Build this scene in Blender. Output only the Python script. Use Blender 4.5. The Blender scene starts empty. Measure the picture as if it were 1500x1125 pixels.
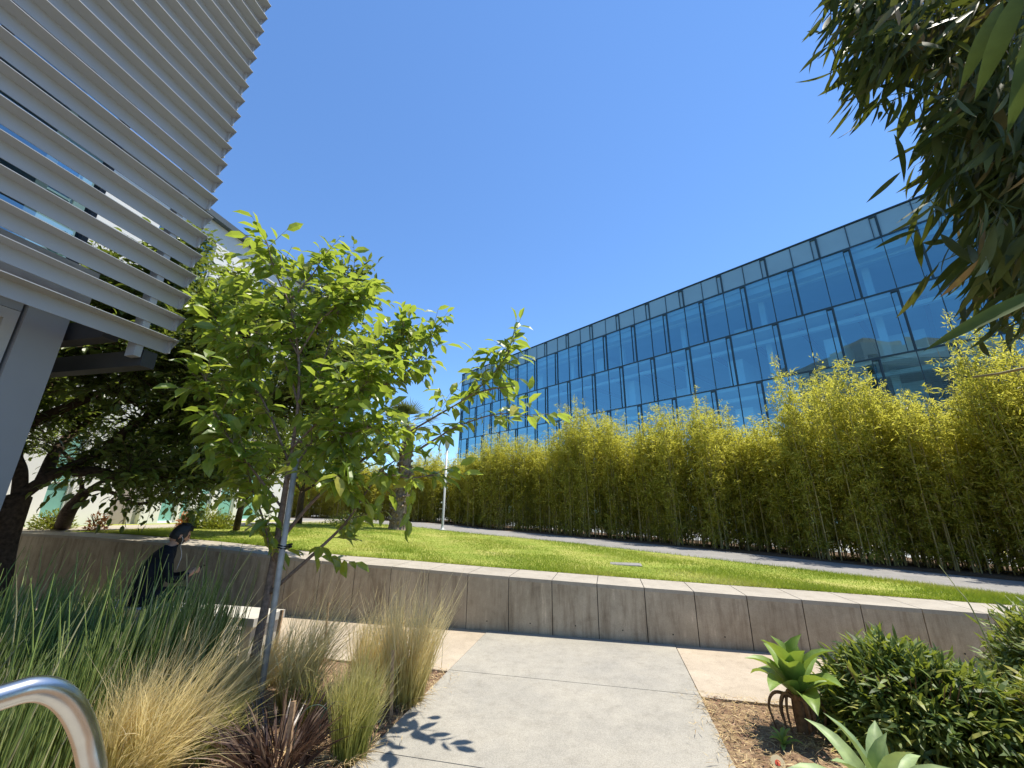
import bpy, bmesh, math, random
import numpy as np
from mathutils import Vector, Matrix

scene = bpy.context.scene
COL = scene.collection
R = math.radians

# ------------------------------------------------------------------ camera, sky, sun, exposure
EYE = 1.6
FPX, CX, CY = 594.0, 750.0, 562.5          # focal length and centre in pixels of the 1500 px photograph
PITCH, ROLL = R(17.2), R(-0.65)
FW = np.array([0, math.cos(PITCH), math.sin(PITCH)])
_up0 = np.array([0, -math.sin(PITCH), math.cos(PITCH)])
_rt0 = np.array([1.0, 0, 0])
RT = math.cos(ROLL) * _rt0 - math.sin(ROLL) * _up0
UP = math.sin(ROLL) * _rt0 + math.cos(ROLL) * _up0
CAM = np.array([0, 0, EYE])
cam_data = bpy.data.cameras.new('camera')
cam_data.sensor_fit = 'HORIZONTAL'
cam_data.sensor_width = 36
cam_data.lens = FPX / 1500 * 36
cam_data.clip_start = 0.05
cam_data.clip_end = 3000
cam = bpy.data.objects.new('camera', cam_data)
COL.objects.link(cam)
m3 = Matrix((RT, UP, -FW)).transposed()
cam.matrix_world = Matrix.Translation(Vector(CAM)) @ m3.to_4x4()
scene.camera = cam

SUN_AZ, SUN_EL = 72.0, 70.5                 # azimuth clockwise from +Y (the view direction)
world = bpy.data.worlds.new('World')
scene.world = world
world.use_nodes = True
wn = world.node_tree.nodes
sky = wn.new('ShaderNodeTexSky')
sky.sky_type = 'NISHITA'
sky.sun_disc = False
sky.sun_elevation = R(SUN_EL)
sky.sun_rotation = R(SUN_AZ)
sky.altitude = 0
sky.air_density = 1.0
sky.dust_density = 0.0
sky.ozone_density = 10.0
wn['Background'].inputs['Strength'].default_value = 0.15
tint = wn.new('ShaderNodeMix'); tint.data_type = 'RGBA'; tint.blend_type = 'MULTIPLY'; tint.inputs[0].default_value = 1.0
tint.inputs[7].default_value = (0.93, 0.985, 0.985, 1.0)       # clear dry air: a slightly deeper blue
world.node_tree.links.new(sky.outputs[0], tint.inputs[6]); world.node_tree.links.new(tint.outputs[2], wn['Background'].inputs['Color'])
sun_data = bpy.data.lights.new('sun', 'SUN')
sun_data.energy = 4.6
sun_data.angle = R(0.53)
sun_data.color = (1.0, 0.94, 0.82)
sun = bpy.data.objects.new('sun', sun_data)
COL.objects.link(sun)
_a, _e = R(SUN_AZ), R(SUN_EL)
sd = Vector((math.sin(_a) * math.cos(_e), math.cos(_a) * math.cos(_e), math.sin(_e)))
sun.rotation_euler = sd.to_track_quat('Z', 'Y').to_euler()
sun.location = sd * 60
vs = scene.view_settings
vs.view_transform = 'Standard'
vs.look = 'None'
vs.exposure = 0.68
vs.gamma = 1.0
vs.use_curve_mapping = False
cy = scene.cycles
cy.max_bounces = 10
cy.diffuse_bounces = 3
cy.glossy_bounces = 4
cy.transmission_bounces = 6
cy.transparent_max_bounces = 12
cy.use_denoising = True

# ------------------------------------------------------------------ frames of reference
_wa = R(12.9)
W = np.array([math.sin(_wa), math.cos(_wa), 0])      # along the walkway, away from us
U = np.array([math.cos(_wa), -math.sin(_wa), 0])     # across it, to the right
Z = np.array([0, 0, 1.0])
def uw(u, w, z=0.0): return U * u + W * w + Z * z
_ba = R(-42.1)
B = np.array([math.sin(_ba), math.cos(_ba), 0])      # along the glass building, into the distance
BN = np.array([B[1], -B[0], 0])                      # away from us through its facade
_tu = [-40, -14, -9.6, -7.47, -6.45, -5.72, -4.5, -3.23, -2.02, -.8, .4, 1.63, 2.83, 3.84, 6, 12, 40]
_tz = [1.10, 1.08, 1.035, .965, .915, .865, .795, .758, .714, .677, .641, .608, .581, .555, .50, .42, .40]
def ztop(u): return np.interp(u, _tu, _tz)           # height of the upper terrace
def ray(px, py):
    d = (px - CX) / FPX * RT - (py - CY) / FPX * UP + FW
    return d / math.hypot(d[0], d[1])
def at(px, py, D): return CAM + ray(px, py) * D       # a point seen at (px, py), D metres away over the ground
def gz(px, py, z=0.0):
    d = ray(px, py)
    return CAM + d * ((z - EYE) / d[2])
def onterr(px, py):
    d = ray(px, py)
    for D in np.linspace(5, 80, 3000):
        P = CAM + d * D
        if P[2] < ztop(P @ U): return P
    return P
def hit(px, py, P0, n):
    d = ray(px, py)
    return CAM + d * (((P0 - CAM) @ n) / (d @ n))

# ------------------------------------------------------------------ materials
MATS = {}
def new_mat(name):
    m = bpy.data.materials.new(name)
    m.use_nodes = True
    return m, m.node_tree.nodes, m.node_tree.links, m.node_tree.nodes['Principled BSDF']
def rgb(c): return (c[0], c[1], c[2], 1.0)
def plain(name, col, rough=0.6, metal=0.0, spec=0.5, var=0.12, scale=8.0, bump=0.0, coords='Object'):
    m, n, l, p = new_mat(name)
    tc = n.new('ShaderNodeTexCoord'); no = n.new('ShaderNodeTexNoise')
    no.inputs['Scale'].default_value = scale; no.inputs['Detail'].default_value = 6
    l.new(tc.outputs[coords], no.inputs['Vector'])
    cr = n.new('ShaderNodeValToRGB')
    cr.color_ramp.elements[0].position = 0.3; cr.color_ramp.elements[1].position = 0.7
    cr.color_ramp.elements[0].color = rgb([c * (1 - var) for c in col]); cr.color_ramp.elements[1].color = rgb([min(1, c * (1 + var)) for c in col])
    l.new(no.outputs['Fac'], cr.inputs['Fac']); l.new(cr.outputs['Color'], p.inputs['Base Color'])
    p.inputs['Roughness'].default_value = rough; p.inputs['Metallic'].default_value = metal
    p.inputs['Specular IOR Level'].default_value = spec
    if bump:
        b = n.new('ShaderNodeBump'); b.inputs['Strength'].default_value = bump; b.inputs['Distance'].default_value = 0.01
        l.new(no.outputs['Fac'], b.inputs['Height']); l.new(b.outputs['Normal'], p.inputs['Normal'])
    return m
def ramp(n, stops):
    cr = n.new('ShaderNodeValToRGB'); e = cr.color_ramp.elements
    while len(e) < len(stops): e.new(0.5)
    for k, (pos, c) in enumerate(stops): e[k].position = pos; e[k].color = rgb(c)
    return cr
def leafmat(name, stops, trans, tfac=0.35, rough=0.42, spec=0.45, attr=None, nscale=18.0):
    """stops: colours picked at random per leaf (or along the blade when attr is given)"""
    m, n, l, p = new_mat(name)
    cr = ramp(n, stops)
    g = n.new('ShaderNodeNewGeometry')
    if attr:
        a = n.new('ShaderNodeAttribute'); a.attribute_name = attr
        ad = n.new('ShaderNodeMath'); ad.operation = 'MULTIPLY_ADD'
        l.new(g.outputs['Random Per Island'], ad.inputs[0]); ad.inputs[1].default_value = 0.3
        sb = n.new('ShaderNodeMath'); sb.operation = 'SUBTRACT'; l.new(a.outputs['Fac'], sb.inputs[0]); sb.inputs[1].default_value = 0.15
        l.new(sb.outputs[0], ad.inputs[2]); l.new(ad.outputs[0], cr.inputs['Fac'])
    else:
        l.new(g.outputs['Random Per Island'], cr.inputs['Fac'])
    tc = n.new('ShaderNodeTexCoord'); nz = n.new('ShaderNodeTexNoise'); nz.inputs['Scale'].default_value = nscale; nz.inputs['Detail'].default_value = 3
    l.new(tc.outputs['Object'], nz.inputs['Vector'])
    nr_ = ramp(n, [(0.3, (0.70, 0.72, 0.75)), (0.7, (1.18, 1.15, 1.1))]); l.new(nz.outputs['Fac'], nr_.inputs['Fac'])
    mo = n.new('ShaderNodeMix'); mo.data_type = 'RGBA'; mo.blend_type = 'MULTIPLY'; mo.inputs[0].default_value = 1.0
    l.new(cr.outputs['Color'], mo.inputs[6]); l.new(nr_.outputs['Color'], mo.inputs[7])
    l.new(mo.outputs[2], p.inputs['Base Color'])
    p.inputs['Roughness'].default_value = rough; p.inputs['Specular IOR Level'].default_value = spec
    t = n.new('ShaderNodeBsdfTranslucent')
    mx = n.new('ShaderNodeMix'); mx.data_type = 'RGBA'; mx.blend_type = 'MULTIPLY'; mx.inputs[0].default_value = 1.0
    br = n.new('ShaderNodeMix'); br.data_type = 'RGBA'; br.blend_type = 'MIX'; br.inputs[0].default_value = 0.7
    l.new(cr.outputs['Color'], br.inputs[6]); br.inputs[7].default_value = rgb(trans)
    l.new(br.outputs[2], t.inputs['Color'])
    ms = n.new('ShaderNodeMixShader'); ms.inputs[0].default_value = tfac
    l.new(p.outputs[0], ms.inputs[1]); l.new(t.outputs[0], ms.inputs[2])
    l.new(ms.outputs[0], n['Material Output'].inputs['Surface'])
    return m
def concrete(name, base, stain, speck=0.12, streaks=False, bump=0.25, scale=1.0):
    m, n, l, p = new_mat(name)
    tc = n.new('ShaderNodeTexCoord')
    big = n.new('ShaderNodeTexNoise'); big.inputs['Scale'].default_value = 1.3 * scale; big.inputs['Detail'].default_value = 8; big.inputs['Roughness'].default_value = 0.62
    fine = n.new('ShaderNodeTexNoise'); fine.inputs['Scale'].default_value = 140 * scale; fine.inputs['Detail'].default_value = 3
    l.new(tc.outputs['Object'], big.inputs['Vector']); l.new(tc.outputs['Object'], fine.inputs['Vector'])
    c1 = ramp(n, [(0.35, stain), (0.66, base)]); l.new(big.outputs['Fac'], c1.inputs['Fac'])
    c2 = ramp(n, [(0.3, [1 - speck] * 3), (0.7, [1 + speck * .4] * 3)]); l.new(fine.outputs['Fac'], c2.inputs['Fac'])
    mx = n.new('ShaderNodeMix'); mx.data_type = 'RGBA'; mx.blend_type = 'MULTIPLY'; mx.inputs[0].default_value = 1
    l.new(c1.outputs['Color'], mx.inputs[6]); l.new(c2.outputs['Color'], mx.inputs[7])
    out = mx.outputs[2]
    md = n.new('ShaderNodeTexNoise'); md.inputs['Scale'].default_value = 6.5 * scale; md.inputs['Detail'].default_value = 9; md.inputs['Roughness'].default_value = 0.75
    l.new(tc.outputs['Object'], md.inputs['Vector'])
    c4 = ramp(n, [(0.30, (0.80, 0.79, 0.77)), (0.47, (0.98, 0.98, 0.97)), (0.70, (1.10, 1.10, 1.09))]); l.new(md.outputs['Fac'], c4.inputs['Fac'])
    m4 = n.new('ShaderNodeMix'); m4.data_type = 'RGBA'; m4.blend_type = 'MULTIPLY'; m4.inputs[0].default_value = 1
    l.new(out, m4.inputs[6]); l.new(c4.outputs['Color'], m4.inputs[7]); out = m4.outputs[2]
    if streaks:
        mp = n.new('ShaderNodeMapping'); mp.inputs['Scale'].default_value = (7, 7, 0.75)
        l.new(tc.outputs['Object'], mp.inputs['Vector'])
        s = n.new('ShaderNodeTexNoise'); s.inputs['Scale'].default_value = 1.6; s.inputs['Detail'].default_value = 7; s.inputs['Roughness'].default_value = 0.7
        l.new(mp.outputs[0], s.inputs['Vector'])
        c3 = ramp(n, [(0.34, (0.66, 0.62, 0.58)), (0.50, (0.98, 0.97, 0.95)), (0.60, (1.02, 1.02, 1.0)), (0.72, (1.5, 1.48, 1.45))]); l.new(s.outputs['Fac'], c3.inputs['Fac'])
        m2 = n.new('ShaderNodeMix'); m2.data_type = 'RGBA'; m2.blend_type = 'MULTIPLY'; m2.inputs[0].default_value = 1.0
        l.new(out, m2.inputs[6]); l.new(c3.outputs['Color'], m2.inputs[7]); out = m2.outputs[2]
    l.new(out, p.inputs['Base Color'])
    p.inputs['Roughness'].default_value = 0.85; p.inputs['Specular IOR Level'].default_value = 0.25
    b = n.new('ShaderNodeBump'); b.inputs['Strength'].default_value = bump; b.inputs['Distance'].default_value = 0.003
    l.new(fine.outputs['Fac'], b.inputs['Height']); l.new(b.outputs['Normal'], p.inputs['Normal'])
    return m
def groundmat(name, stops, scale, bump=0.5, dist=0.02, fine=60):
    m, n, l, p = new_mat(name)
    tc = n.new('ShaderNodeTexCoord')
    a = n.new('ShaderNodeTexNoise'); a.inputs['Scale'].default_value = scale; a.inputs['Detail'].default_value = 9; a.inputs['Roughness'].default_value = 0.7
    b = n.new('ShaderNodeTexNoise'); b.inputs['Scale'].default_value = fine; b.inputs['Detail'].default_value = 5
    l.new(tc.outputs['Object'], a.inputs['Vector']); l.new(tc.outputs['Object'], b.inputs['Vector'])
    mx = n.new('ShaderNodeMix'); mx.data_type = 'FLOAT'; mx.inputs[0].default_value = 0.35
    l.new(a.outputs['Fac'], mx.inputs[2]); l.new(b.outputs['Fac'], mx.inputs[3])
    c = ramp(n, stops); l.new(mx.outputs[0], c.inputs['Fac']); l.new(c.outputs['Color'], p.inputs['Base Color'])
    p.inputs['Roughness'].default_value = 0.95; p.inputs['Specular IOR Level'].default_value = 0.15
    bp = n.new('ShaderNodeBump'); bp.inputs['Strength'].default_value = bump; bp.inputs['Distance'].default_value = dist
    l.new(b.outputs['Fac'], bp.inputs['Height']); l.new(bp.outputs['Normal'], p.inputs['Normal'])
    return m
def glassmat(name, gloss_col, trans_col, lo, hi):
    m, n, l, p = new_mat(name)
    n.remove(p)
    g = n.new('ShaderNodeBsdfGlossy'); g.inputs['Color'].default_value = rgb(gloss_col); g.inputs['Roughness'].default_value = 0.0
    t = n.new('ShaderNodeBsdfTransparent'); t.inputs['Color'].default_value = rgb(trans_col)
    tc = n.new('ShaderNodeTexCoord'); nz = n.new('ShaderNodeTexNoise'); nz.inputs['Scale'].default_value = 0.55; nz.inputs['Detail'].default_value = 1
    l.new(tc.outputs['Object'], nz.inputs['Vector'])
    bp = n.new('ShaderNodeBump'); bp.inputs['Strength'].default_value = 0.25; bp.inputs['Distance'].default_value = 0.02
    l.new(nz.outputs['Fac'], bp.inputs['Height']); l.new(bp.outputs['Normal'], g.inputs['Normal'])
    lw = n.new('ShaderNodeLayerWeight'); lw.inputs['Blend'].default_value = 0.35
    mr = n.new('ShaderNodeMapRange'); mr.inputs['To Min'].default_value = lo; mr.inputs['To Max'].default_value = hi
    l.new(lw.outputs['Facing'], mr.inputs['Value'])
    ms = n.new('ShaderNodeMixShader'); l.new(mr.outputs[0], ms.inputs[0]); l.new(t.outputs[0], ms.inputs[1]); l.new(g.outputs[0], ms.inputs[2])
    l.new(ms.outputs[0], n['Material Output'].inputs['Surface'])
    return m

M = dict(
    walk=concrete('walkway_concrete', (0.385, 0.355, 0.30), (0.32, 0.30, 0.262), 0.28),
    tan=concrete('tan_paving', (0.49, 0.41, 0.315), (0.41, 0.34, 0.26), 0.3),
    wall=concrete('wall_concrete', (0.52, 0.435, 0.33), (0.37, 0.305, 0.225), 0.18, streaks=True),
    cope=concrete('coping_concrete', (0.43, 0.385, 0.32), (0.35, 0.31, 0.255), 0.18),
    bench=concrete('bench_concrete', (0.55, 0.52, 0.46), (0.47, 0.44, 0.39), 0.15),
    asphalt=concrete('path_asphalt', (0.29, 0.275, 0.26), (0.24, 0.23, 0.22), 0.25),
    plaza=concrete('pale_paving', (0.42, 0.43, 0.42), (0.33, 0.34, 0.34), 0.1),
    soil=groundmat('mulch_soil', [(0.30, (0.075, 0.042, 0.028)), (0.5, (0.24, 0.155, 0.095)), (0.66, (0.44, 0.33, 0.20))], 7, 0.9, 0.03, 45),
    hedgesoil=groundmat('hedge_soil', [(0.35, (0.045, 0.03, 0.02)), (0.6, (0.16, 0.11, 0.07))], 5, 0.8, 0.03, 40),
    lawn=groundmat('lawn_soil', [(0.30, (0.13, 0.19, 0.025)), (0.46, (0.23, 0.28, 0.045)), (0.58, (0.36, 0.35, 0.09)), (0.72, (0.52, 0.45, 0.22))], 1.1, 0.6, 0.02, 30),
    earth=groundmat('earth', [(0.3, (0.16, 0.14, 0.11)), (0.7, (0.28, 0.26, 0.22))], 0.3, 0.3, 0.02, 8),
    dark=plain('dark_recess', (0.012, 0.011, 0.010), 0.9),
    louver=plain('louver_paint', (0.355, 0.37, 0.385), 0.42, 0.0, 0.5, 0.03, 3),
    column=plain('column_paint', (0.27, 0.28, 0.29), 0.6, 0, 0.4, 0.04, 2),
    soffit=plain('soffit_board', (0.40, 0.34, 0.28), 0.7, 0, 0.3, 0.1, 6),
    steelframe=plain('dark_steel', (0.045, 0.047, 0.05), 0.5, 0, 0.5, 0.1, 6),
    winframe=plain('window_frame_metal', (0.40, 0.39, 0.36), 0.45, 0, 0.5, 0.05, 6),
    mull=plain('teal_mullion', (0.018, 0.045, 0.055), 0.4, 0, 0.5, 0.08, 2),
    slab=plain('slab_ceiling', (0.62, 0.70, 0.72), 0.8, 0, 0.3, 0.05, 0.6),
    redbeam=plain('russet_beam', (0.30, 0.15, 0.09), 0.7, 0, 0.3, 0.1, 1),
    inner=plain('interior_wall', (0.16, 0.22, 0.28), 0.9, 0, 0.2, 0.3, 0.25),
    blind=plain('interior_screen', (0.72, 0.82, 0.84), 0.8, 0, 0.3, 0.06, 1),
    spandrel=plain('spandrel_glass', (0.20, 0.36, 0.42), 0.12, 0, 1.0, 0.06, 0.5),
    pane=glassmat('facade_glass', (0.46, 0.80, 0.90), (0.52, 0.82, 0.88), 0.32, 0.90),
    pane2=glassmat('dark_glass', (0.55, 0.72, 0.78), (0.35, 0.55, 0.55), 0.30, 0.95),
    teal=plain('teal_glass', (0.20, 0.42, 0.37), 0.08, 0, 0.8, 0.25, 0.8),
    white=plain('white_render', (0.78, 0.78, 0.76), 0.75, 0, 0.3, 0.04, 1.2),
    taupe=plain('taupe_panel', (0.33, 0.29, 0.26), 0.75, 0, 0.3, 0.05, 1.2),
    greyp=plain('grey_panel', (0.50, 0.48, 0.46), 0.75, 0, 0.3, 0.05, 1.2),
    fascia=plain('dark_fascia', (0.07, 0.09, 0.10), 0.5, 0, 0.5, 0.08, 1),
    whiteframe=plain('white_frame', (0.80, 0.82, 0.82), 0.5, 0, 0.4, 0.03, 2),
    galv=plain('galvanised_steel', (0.34, 0.345, 0.335), 0.62, 0.1, 0.5, 0.22, 14),
    stainless=plain('stainless_steel', (0.62, 0.61, 0.59), 0.26, 1.0, 0.5, 0.06, 40),
    lampmetal=plain('lamp_metal', (0.52, 0.52, 0.50), 0.5, 0.2, 0.5, 0.08, 4),
    bark=plain('young_bark', (0.20, 0.145, 0.115), 0.85, 0, 0.2, 0.35, 30, 0.8),
    bark2=plain('dark_bark', (0.085, 0.058, 0.042), 0.9, 0, 0.2, 0.45, 22, 1.0),
    palmbark=plain('palm_bark', (0.20, 0.155, 0.12), 0.9, 0, 0.2, 0.5, 14, 1.0),
    stake=plain('stake_wood', (0.40, 0.26, 0.15), 0.8, 0, 0.2, 0.3, 40, 0.5),
    wire=plain('green_wire', (0.05, 0.10, 0.07), 0.5, 0, 0.5, 0.1, 10),
    cane=plain('bamboo_cane', (0.30, 0.25, 0.10), 0.5, 0, 0.4, 0.35, 5),
    deadstem=plain('dead_stem', (0.20, 0.12, 0.07), 0.9, 0, 0.2, 0.4, 30, 0.5),
    skin=plain('skin', (0.42, 0.24, 0.16), 0.55, 0, 0.4, 0.06, 20),
    cloth=plain('black_cloth', (0.012, 0.013, 0.017), 0.9, 0, 0.2, 0.3, 20),
    denim=plain('dark_trousers', (0.02, 0.022, 0.03), 0.9, 0, 0.2, 0.3, 20),
    hair=plain('black_hair', (0.009, 0.008, 0.007), 0.55, 0, 0.5, 0.3, 60, 0.6),
    plastic=plain('white_plastic', (0.75, 0.75, 0.74), 0.4),
    phone=plain('phone_black', (0.012, 0.012, 0.014), 0.2),
    tag=plain('tan_tag', (0.50, 0.42, 0.26), 0.6),
    red=plain('red_paint', (0.55, 0.07, 0.03), 0.5),
    straw=leafmat('straw', [(0, (0.30, 0.20, 0.10)), (0.5, (0.55, 0.40, 0.19)), (1, (0.72, 0.58, 0.33))], (0.5, 0.4, 0.2), 0.15, 0.7, 0.2),
    chips=leafmat('bark_chips', [(0, (0.09, 0.045, 0.03)), (0.5, (0.26, 0.15, 0.10)), (1, (0.42, 0.28, 0.2))], (0.2, 0.1, 0.05), 0.0, 0.9, 0.2),
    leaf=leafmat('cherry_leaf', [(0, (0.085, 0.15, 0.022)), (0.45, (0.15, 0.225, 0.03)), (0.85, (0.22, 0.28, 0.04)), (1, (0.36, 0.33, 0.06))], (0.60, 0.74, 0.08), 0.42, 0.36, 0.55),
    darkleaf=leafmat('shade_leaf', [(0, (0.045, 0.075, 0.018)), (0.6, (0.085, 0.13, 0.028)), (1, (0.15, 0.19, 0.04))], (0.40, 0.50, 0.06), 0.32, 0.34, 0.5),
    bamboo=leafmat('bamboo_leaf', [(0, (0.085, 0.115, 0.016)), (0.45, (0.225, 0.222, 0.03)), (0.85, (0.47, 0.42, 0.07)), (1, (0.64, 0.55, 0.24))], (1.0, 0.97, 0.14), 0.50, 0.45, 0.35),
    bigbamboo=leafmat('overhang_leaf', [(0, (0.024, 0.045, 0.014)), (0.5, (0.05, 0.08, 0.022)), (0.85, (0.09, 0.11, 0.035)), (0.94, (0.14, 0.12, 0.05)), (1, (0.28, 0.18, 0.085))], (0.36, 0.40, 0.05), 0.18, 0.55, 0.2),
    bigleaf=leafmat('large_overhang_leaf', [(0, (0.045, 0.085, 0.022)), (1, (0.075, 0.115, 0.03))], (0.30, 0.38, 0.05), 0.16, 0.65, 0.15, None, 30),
    litleaf=leafmat('painted_sunlit_leaf', [(0, (0.45, 0.42, 0.03)), (1, (0.6, 0.55, 0.08))], (0.8, 0.8, 0.05), 0.5, 0.4, 0.4),  # sunlight on a few overhang leaves, put into a bright yellow colour
    dwarf=leafmat('dwarf_leaf', [(0, (0.04, 0.075, 0.018)), (0.5, (0.085, 0.14, 0.03)), (0.8, (0.19, 0.24, 0.045)), (1, (0.38, 0.37, 0.09))], (0.5, 0.58, 0.06), 0.28, 0.5, 0.35),
    feather=leafmat('feather_blade', [(0, (0.34, 0.30, 0.07)), (0.3, (0.56, 0.48, 0.16)), (0.65, (0.78, 0.63, 0.31)), (1, (0.86, 0.74, 0.48))], (0.95, 0.82, 0.40), 0.45, 0.6, 0.25, 'along'),
    feathergreen=leafmat('green_feather_blade', [(0, (0.22, 0.25, 0.05)), (0.45, (0.40, 0.40, 0.11)), (0.75, (0.60, 0.52, 0.22)), (1, (0.76, 0.64, 0.36))], (0.6, 0.6, 0.15), 0.45, 0.6, 0.25, 'along'),
    bronze=leafmat('bronze_blade', [(0, (0.045, 0.026, 0.022)), (0.6, (0.10, 0.062, 0.048)), (1, (0.26, 0.18, 0.12))], (0.15, 0.06, 0.03), 0.1, 0.4, 0.5),
    reed=leafmat('horsetail_stem', [(0, (0.16, 0.23, 0.055)), (0.55, (0.27, 0.35, 0.10)), (0.85, (0.42, 0.46, 0.18)), (1, (0.62, 0.55, 0.32))], (0.35, 0.45, 0.10), 0.15, 0.6, 0.2),
    agave=leafmat('agave_leaf', [(0, (0.16, 0.26, 0.055)), (1, (0.24, 0.34, 0.08))], (0.55, 0.70, 0.06), 0.22, 0.45, 0.4),
    agave2=leafmat('pale_agave_leaf', [(0, (0.26, 0.36, 0.16)), (1, (0.34, 0.43, 0.20))], (0.55, 0.68, 0.15), 0.15, 0.5, 0.35),
    turf=leafmat('turf_blade', [(0, (0.15, 0.22, 0.025)), (0.45, (0.25, 0.31, 0.045)), (0.7, (0.38, 0.38, 0.08)), (1, (0.62, 0.52, 0.25))], (0.45, 0.58, 0.04), 0.35, 0.5, 0.3, 'along'),
    frond=leafmat('palm_leaf', [(0, (0.06, 0.09, 0.03)), (1, (0.15, 0.17, 0.06))], (0.35, 0.4, 0.08), 0.2, 0.45, 0.4),
    shrub=leafmat('shrub_leaf', [(0, (0.06, 0.11, 0.015)), (0.6, (0.16, 0.20, 0.03)), (1, (0.35, 0.32, 0.05))], (0.5, 0.55, 0.05), 0.35, 0.45, 0.4),
    orange=leafmat('orange_flower', [(0, (0.6, 0.22, 0.08)), (1, (0.75, 0.40, 0.2))], (0.7, 0.3, 0.1), 0.3, 0.6, 0.3),
)

# ------------------------------------------------------------------ object helpers
def tag(o, label=None, cat=None, group=None, kind=None):
    if label: o['label'] = label
    if cat: o['category'] = cat
    if group: o['group'] = group
    if kind: o['kind'] = kind
    return o
def empty(name, loc, label=None, cat=None, group=None):
    o = bpy.data.objects.new(name, None); COL.objects.link(o)
    o.location = Vector([float(v) for v in loc]); o.empty_display_size = 0.2
    return tag(o, label, cat, group)
def link_mesh(name, me, mats, parent=None):
    o = bpy.data.objects.new(name, me); COL.objects.link(o)
    for m in (mats if isinstance(mats, (list, tuple)) else [mats]): me.materials.append(m)
    if parent is not None: o.parent = parent
    return o
def np_mesh(name, V, F, mats, parent=None, smooth=False, attr=None, midx=None, origin=None):
    """V (n,3); F list of integer arrays (k,3) or (k,4); world coordinates, moved into the parent's frame"""
    V = np.asarray(V, float)
    off = np.array(parent.location) if parent is not None and parent.parent is None else np.zeros(3)
    if parent is not None and parent.parent is not None:
        off = np.array(parent.parent.location)
    if origin is not None: off = np.asarray(origin, float)
    V = V - off
    me = bpy.data.meshes.new(name)
    F = [np.asarray(f, np.int32) for f in F if len(f)]
    tot = np.concatenate([np.full(len(f), f.shape[1], np.int32) for f in F])
    loops = np.concatenate([f.ravel() for f in F])
    me.vertices.add(len(V)); me.vertices.foreach_set('co', V.astype(np.float32).ravel())
    me.loops.add(len(loops)); me.loops.foreach_set('vertex_index', loops)
    me.polygons.add(len(tot)); st = np.concatenate([[0], np.cumsum(tot)[:-1]]).astype(np.int32)
    me.polygons.foreach_set('loop_start', st)
    me.polygons.foreach_set('use_smooth', np.full(len(tot), smooth))
    if midx is not None: me.polygons.foreach_set('material_index', np.asarray(midx, np.int32))
    if attr is not None:
        a = me.attributes.new('along', 'FLOAT', 'POINT'); a.data.foreach_set('value', np.asarray(attr, np.float32))
    me.update(calc_edges=True); me.validate()
    o = link_mesh(name, me, mats, parent)
    if origin is not None: o.location = Vector([float(v) for v in origin])
    return o
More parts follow.
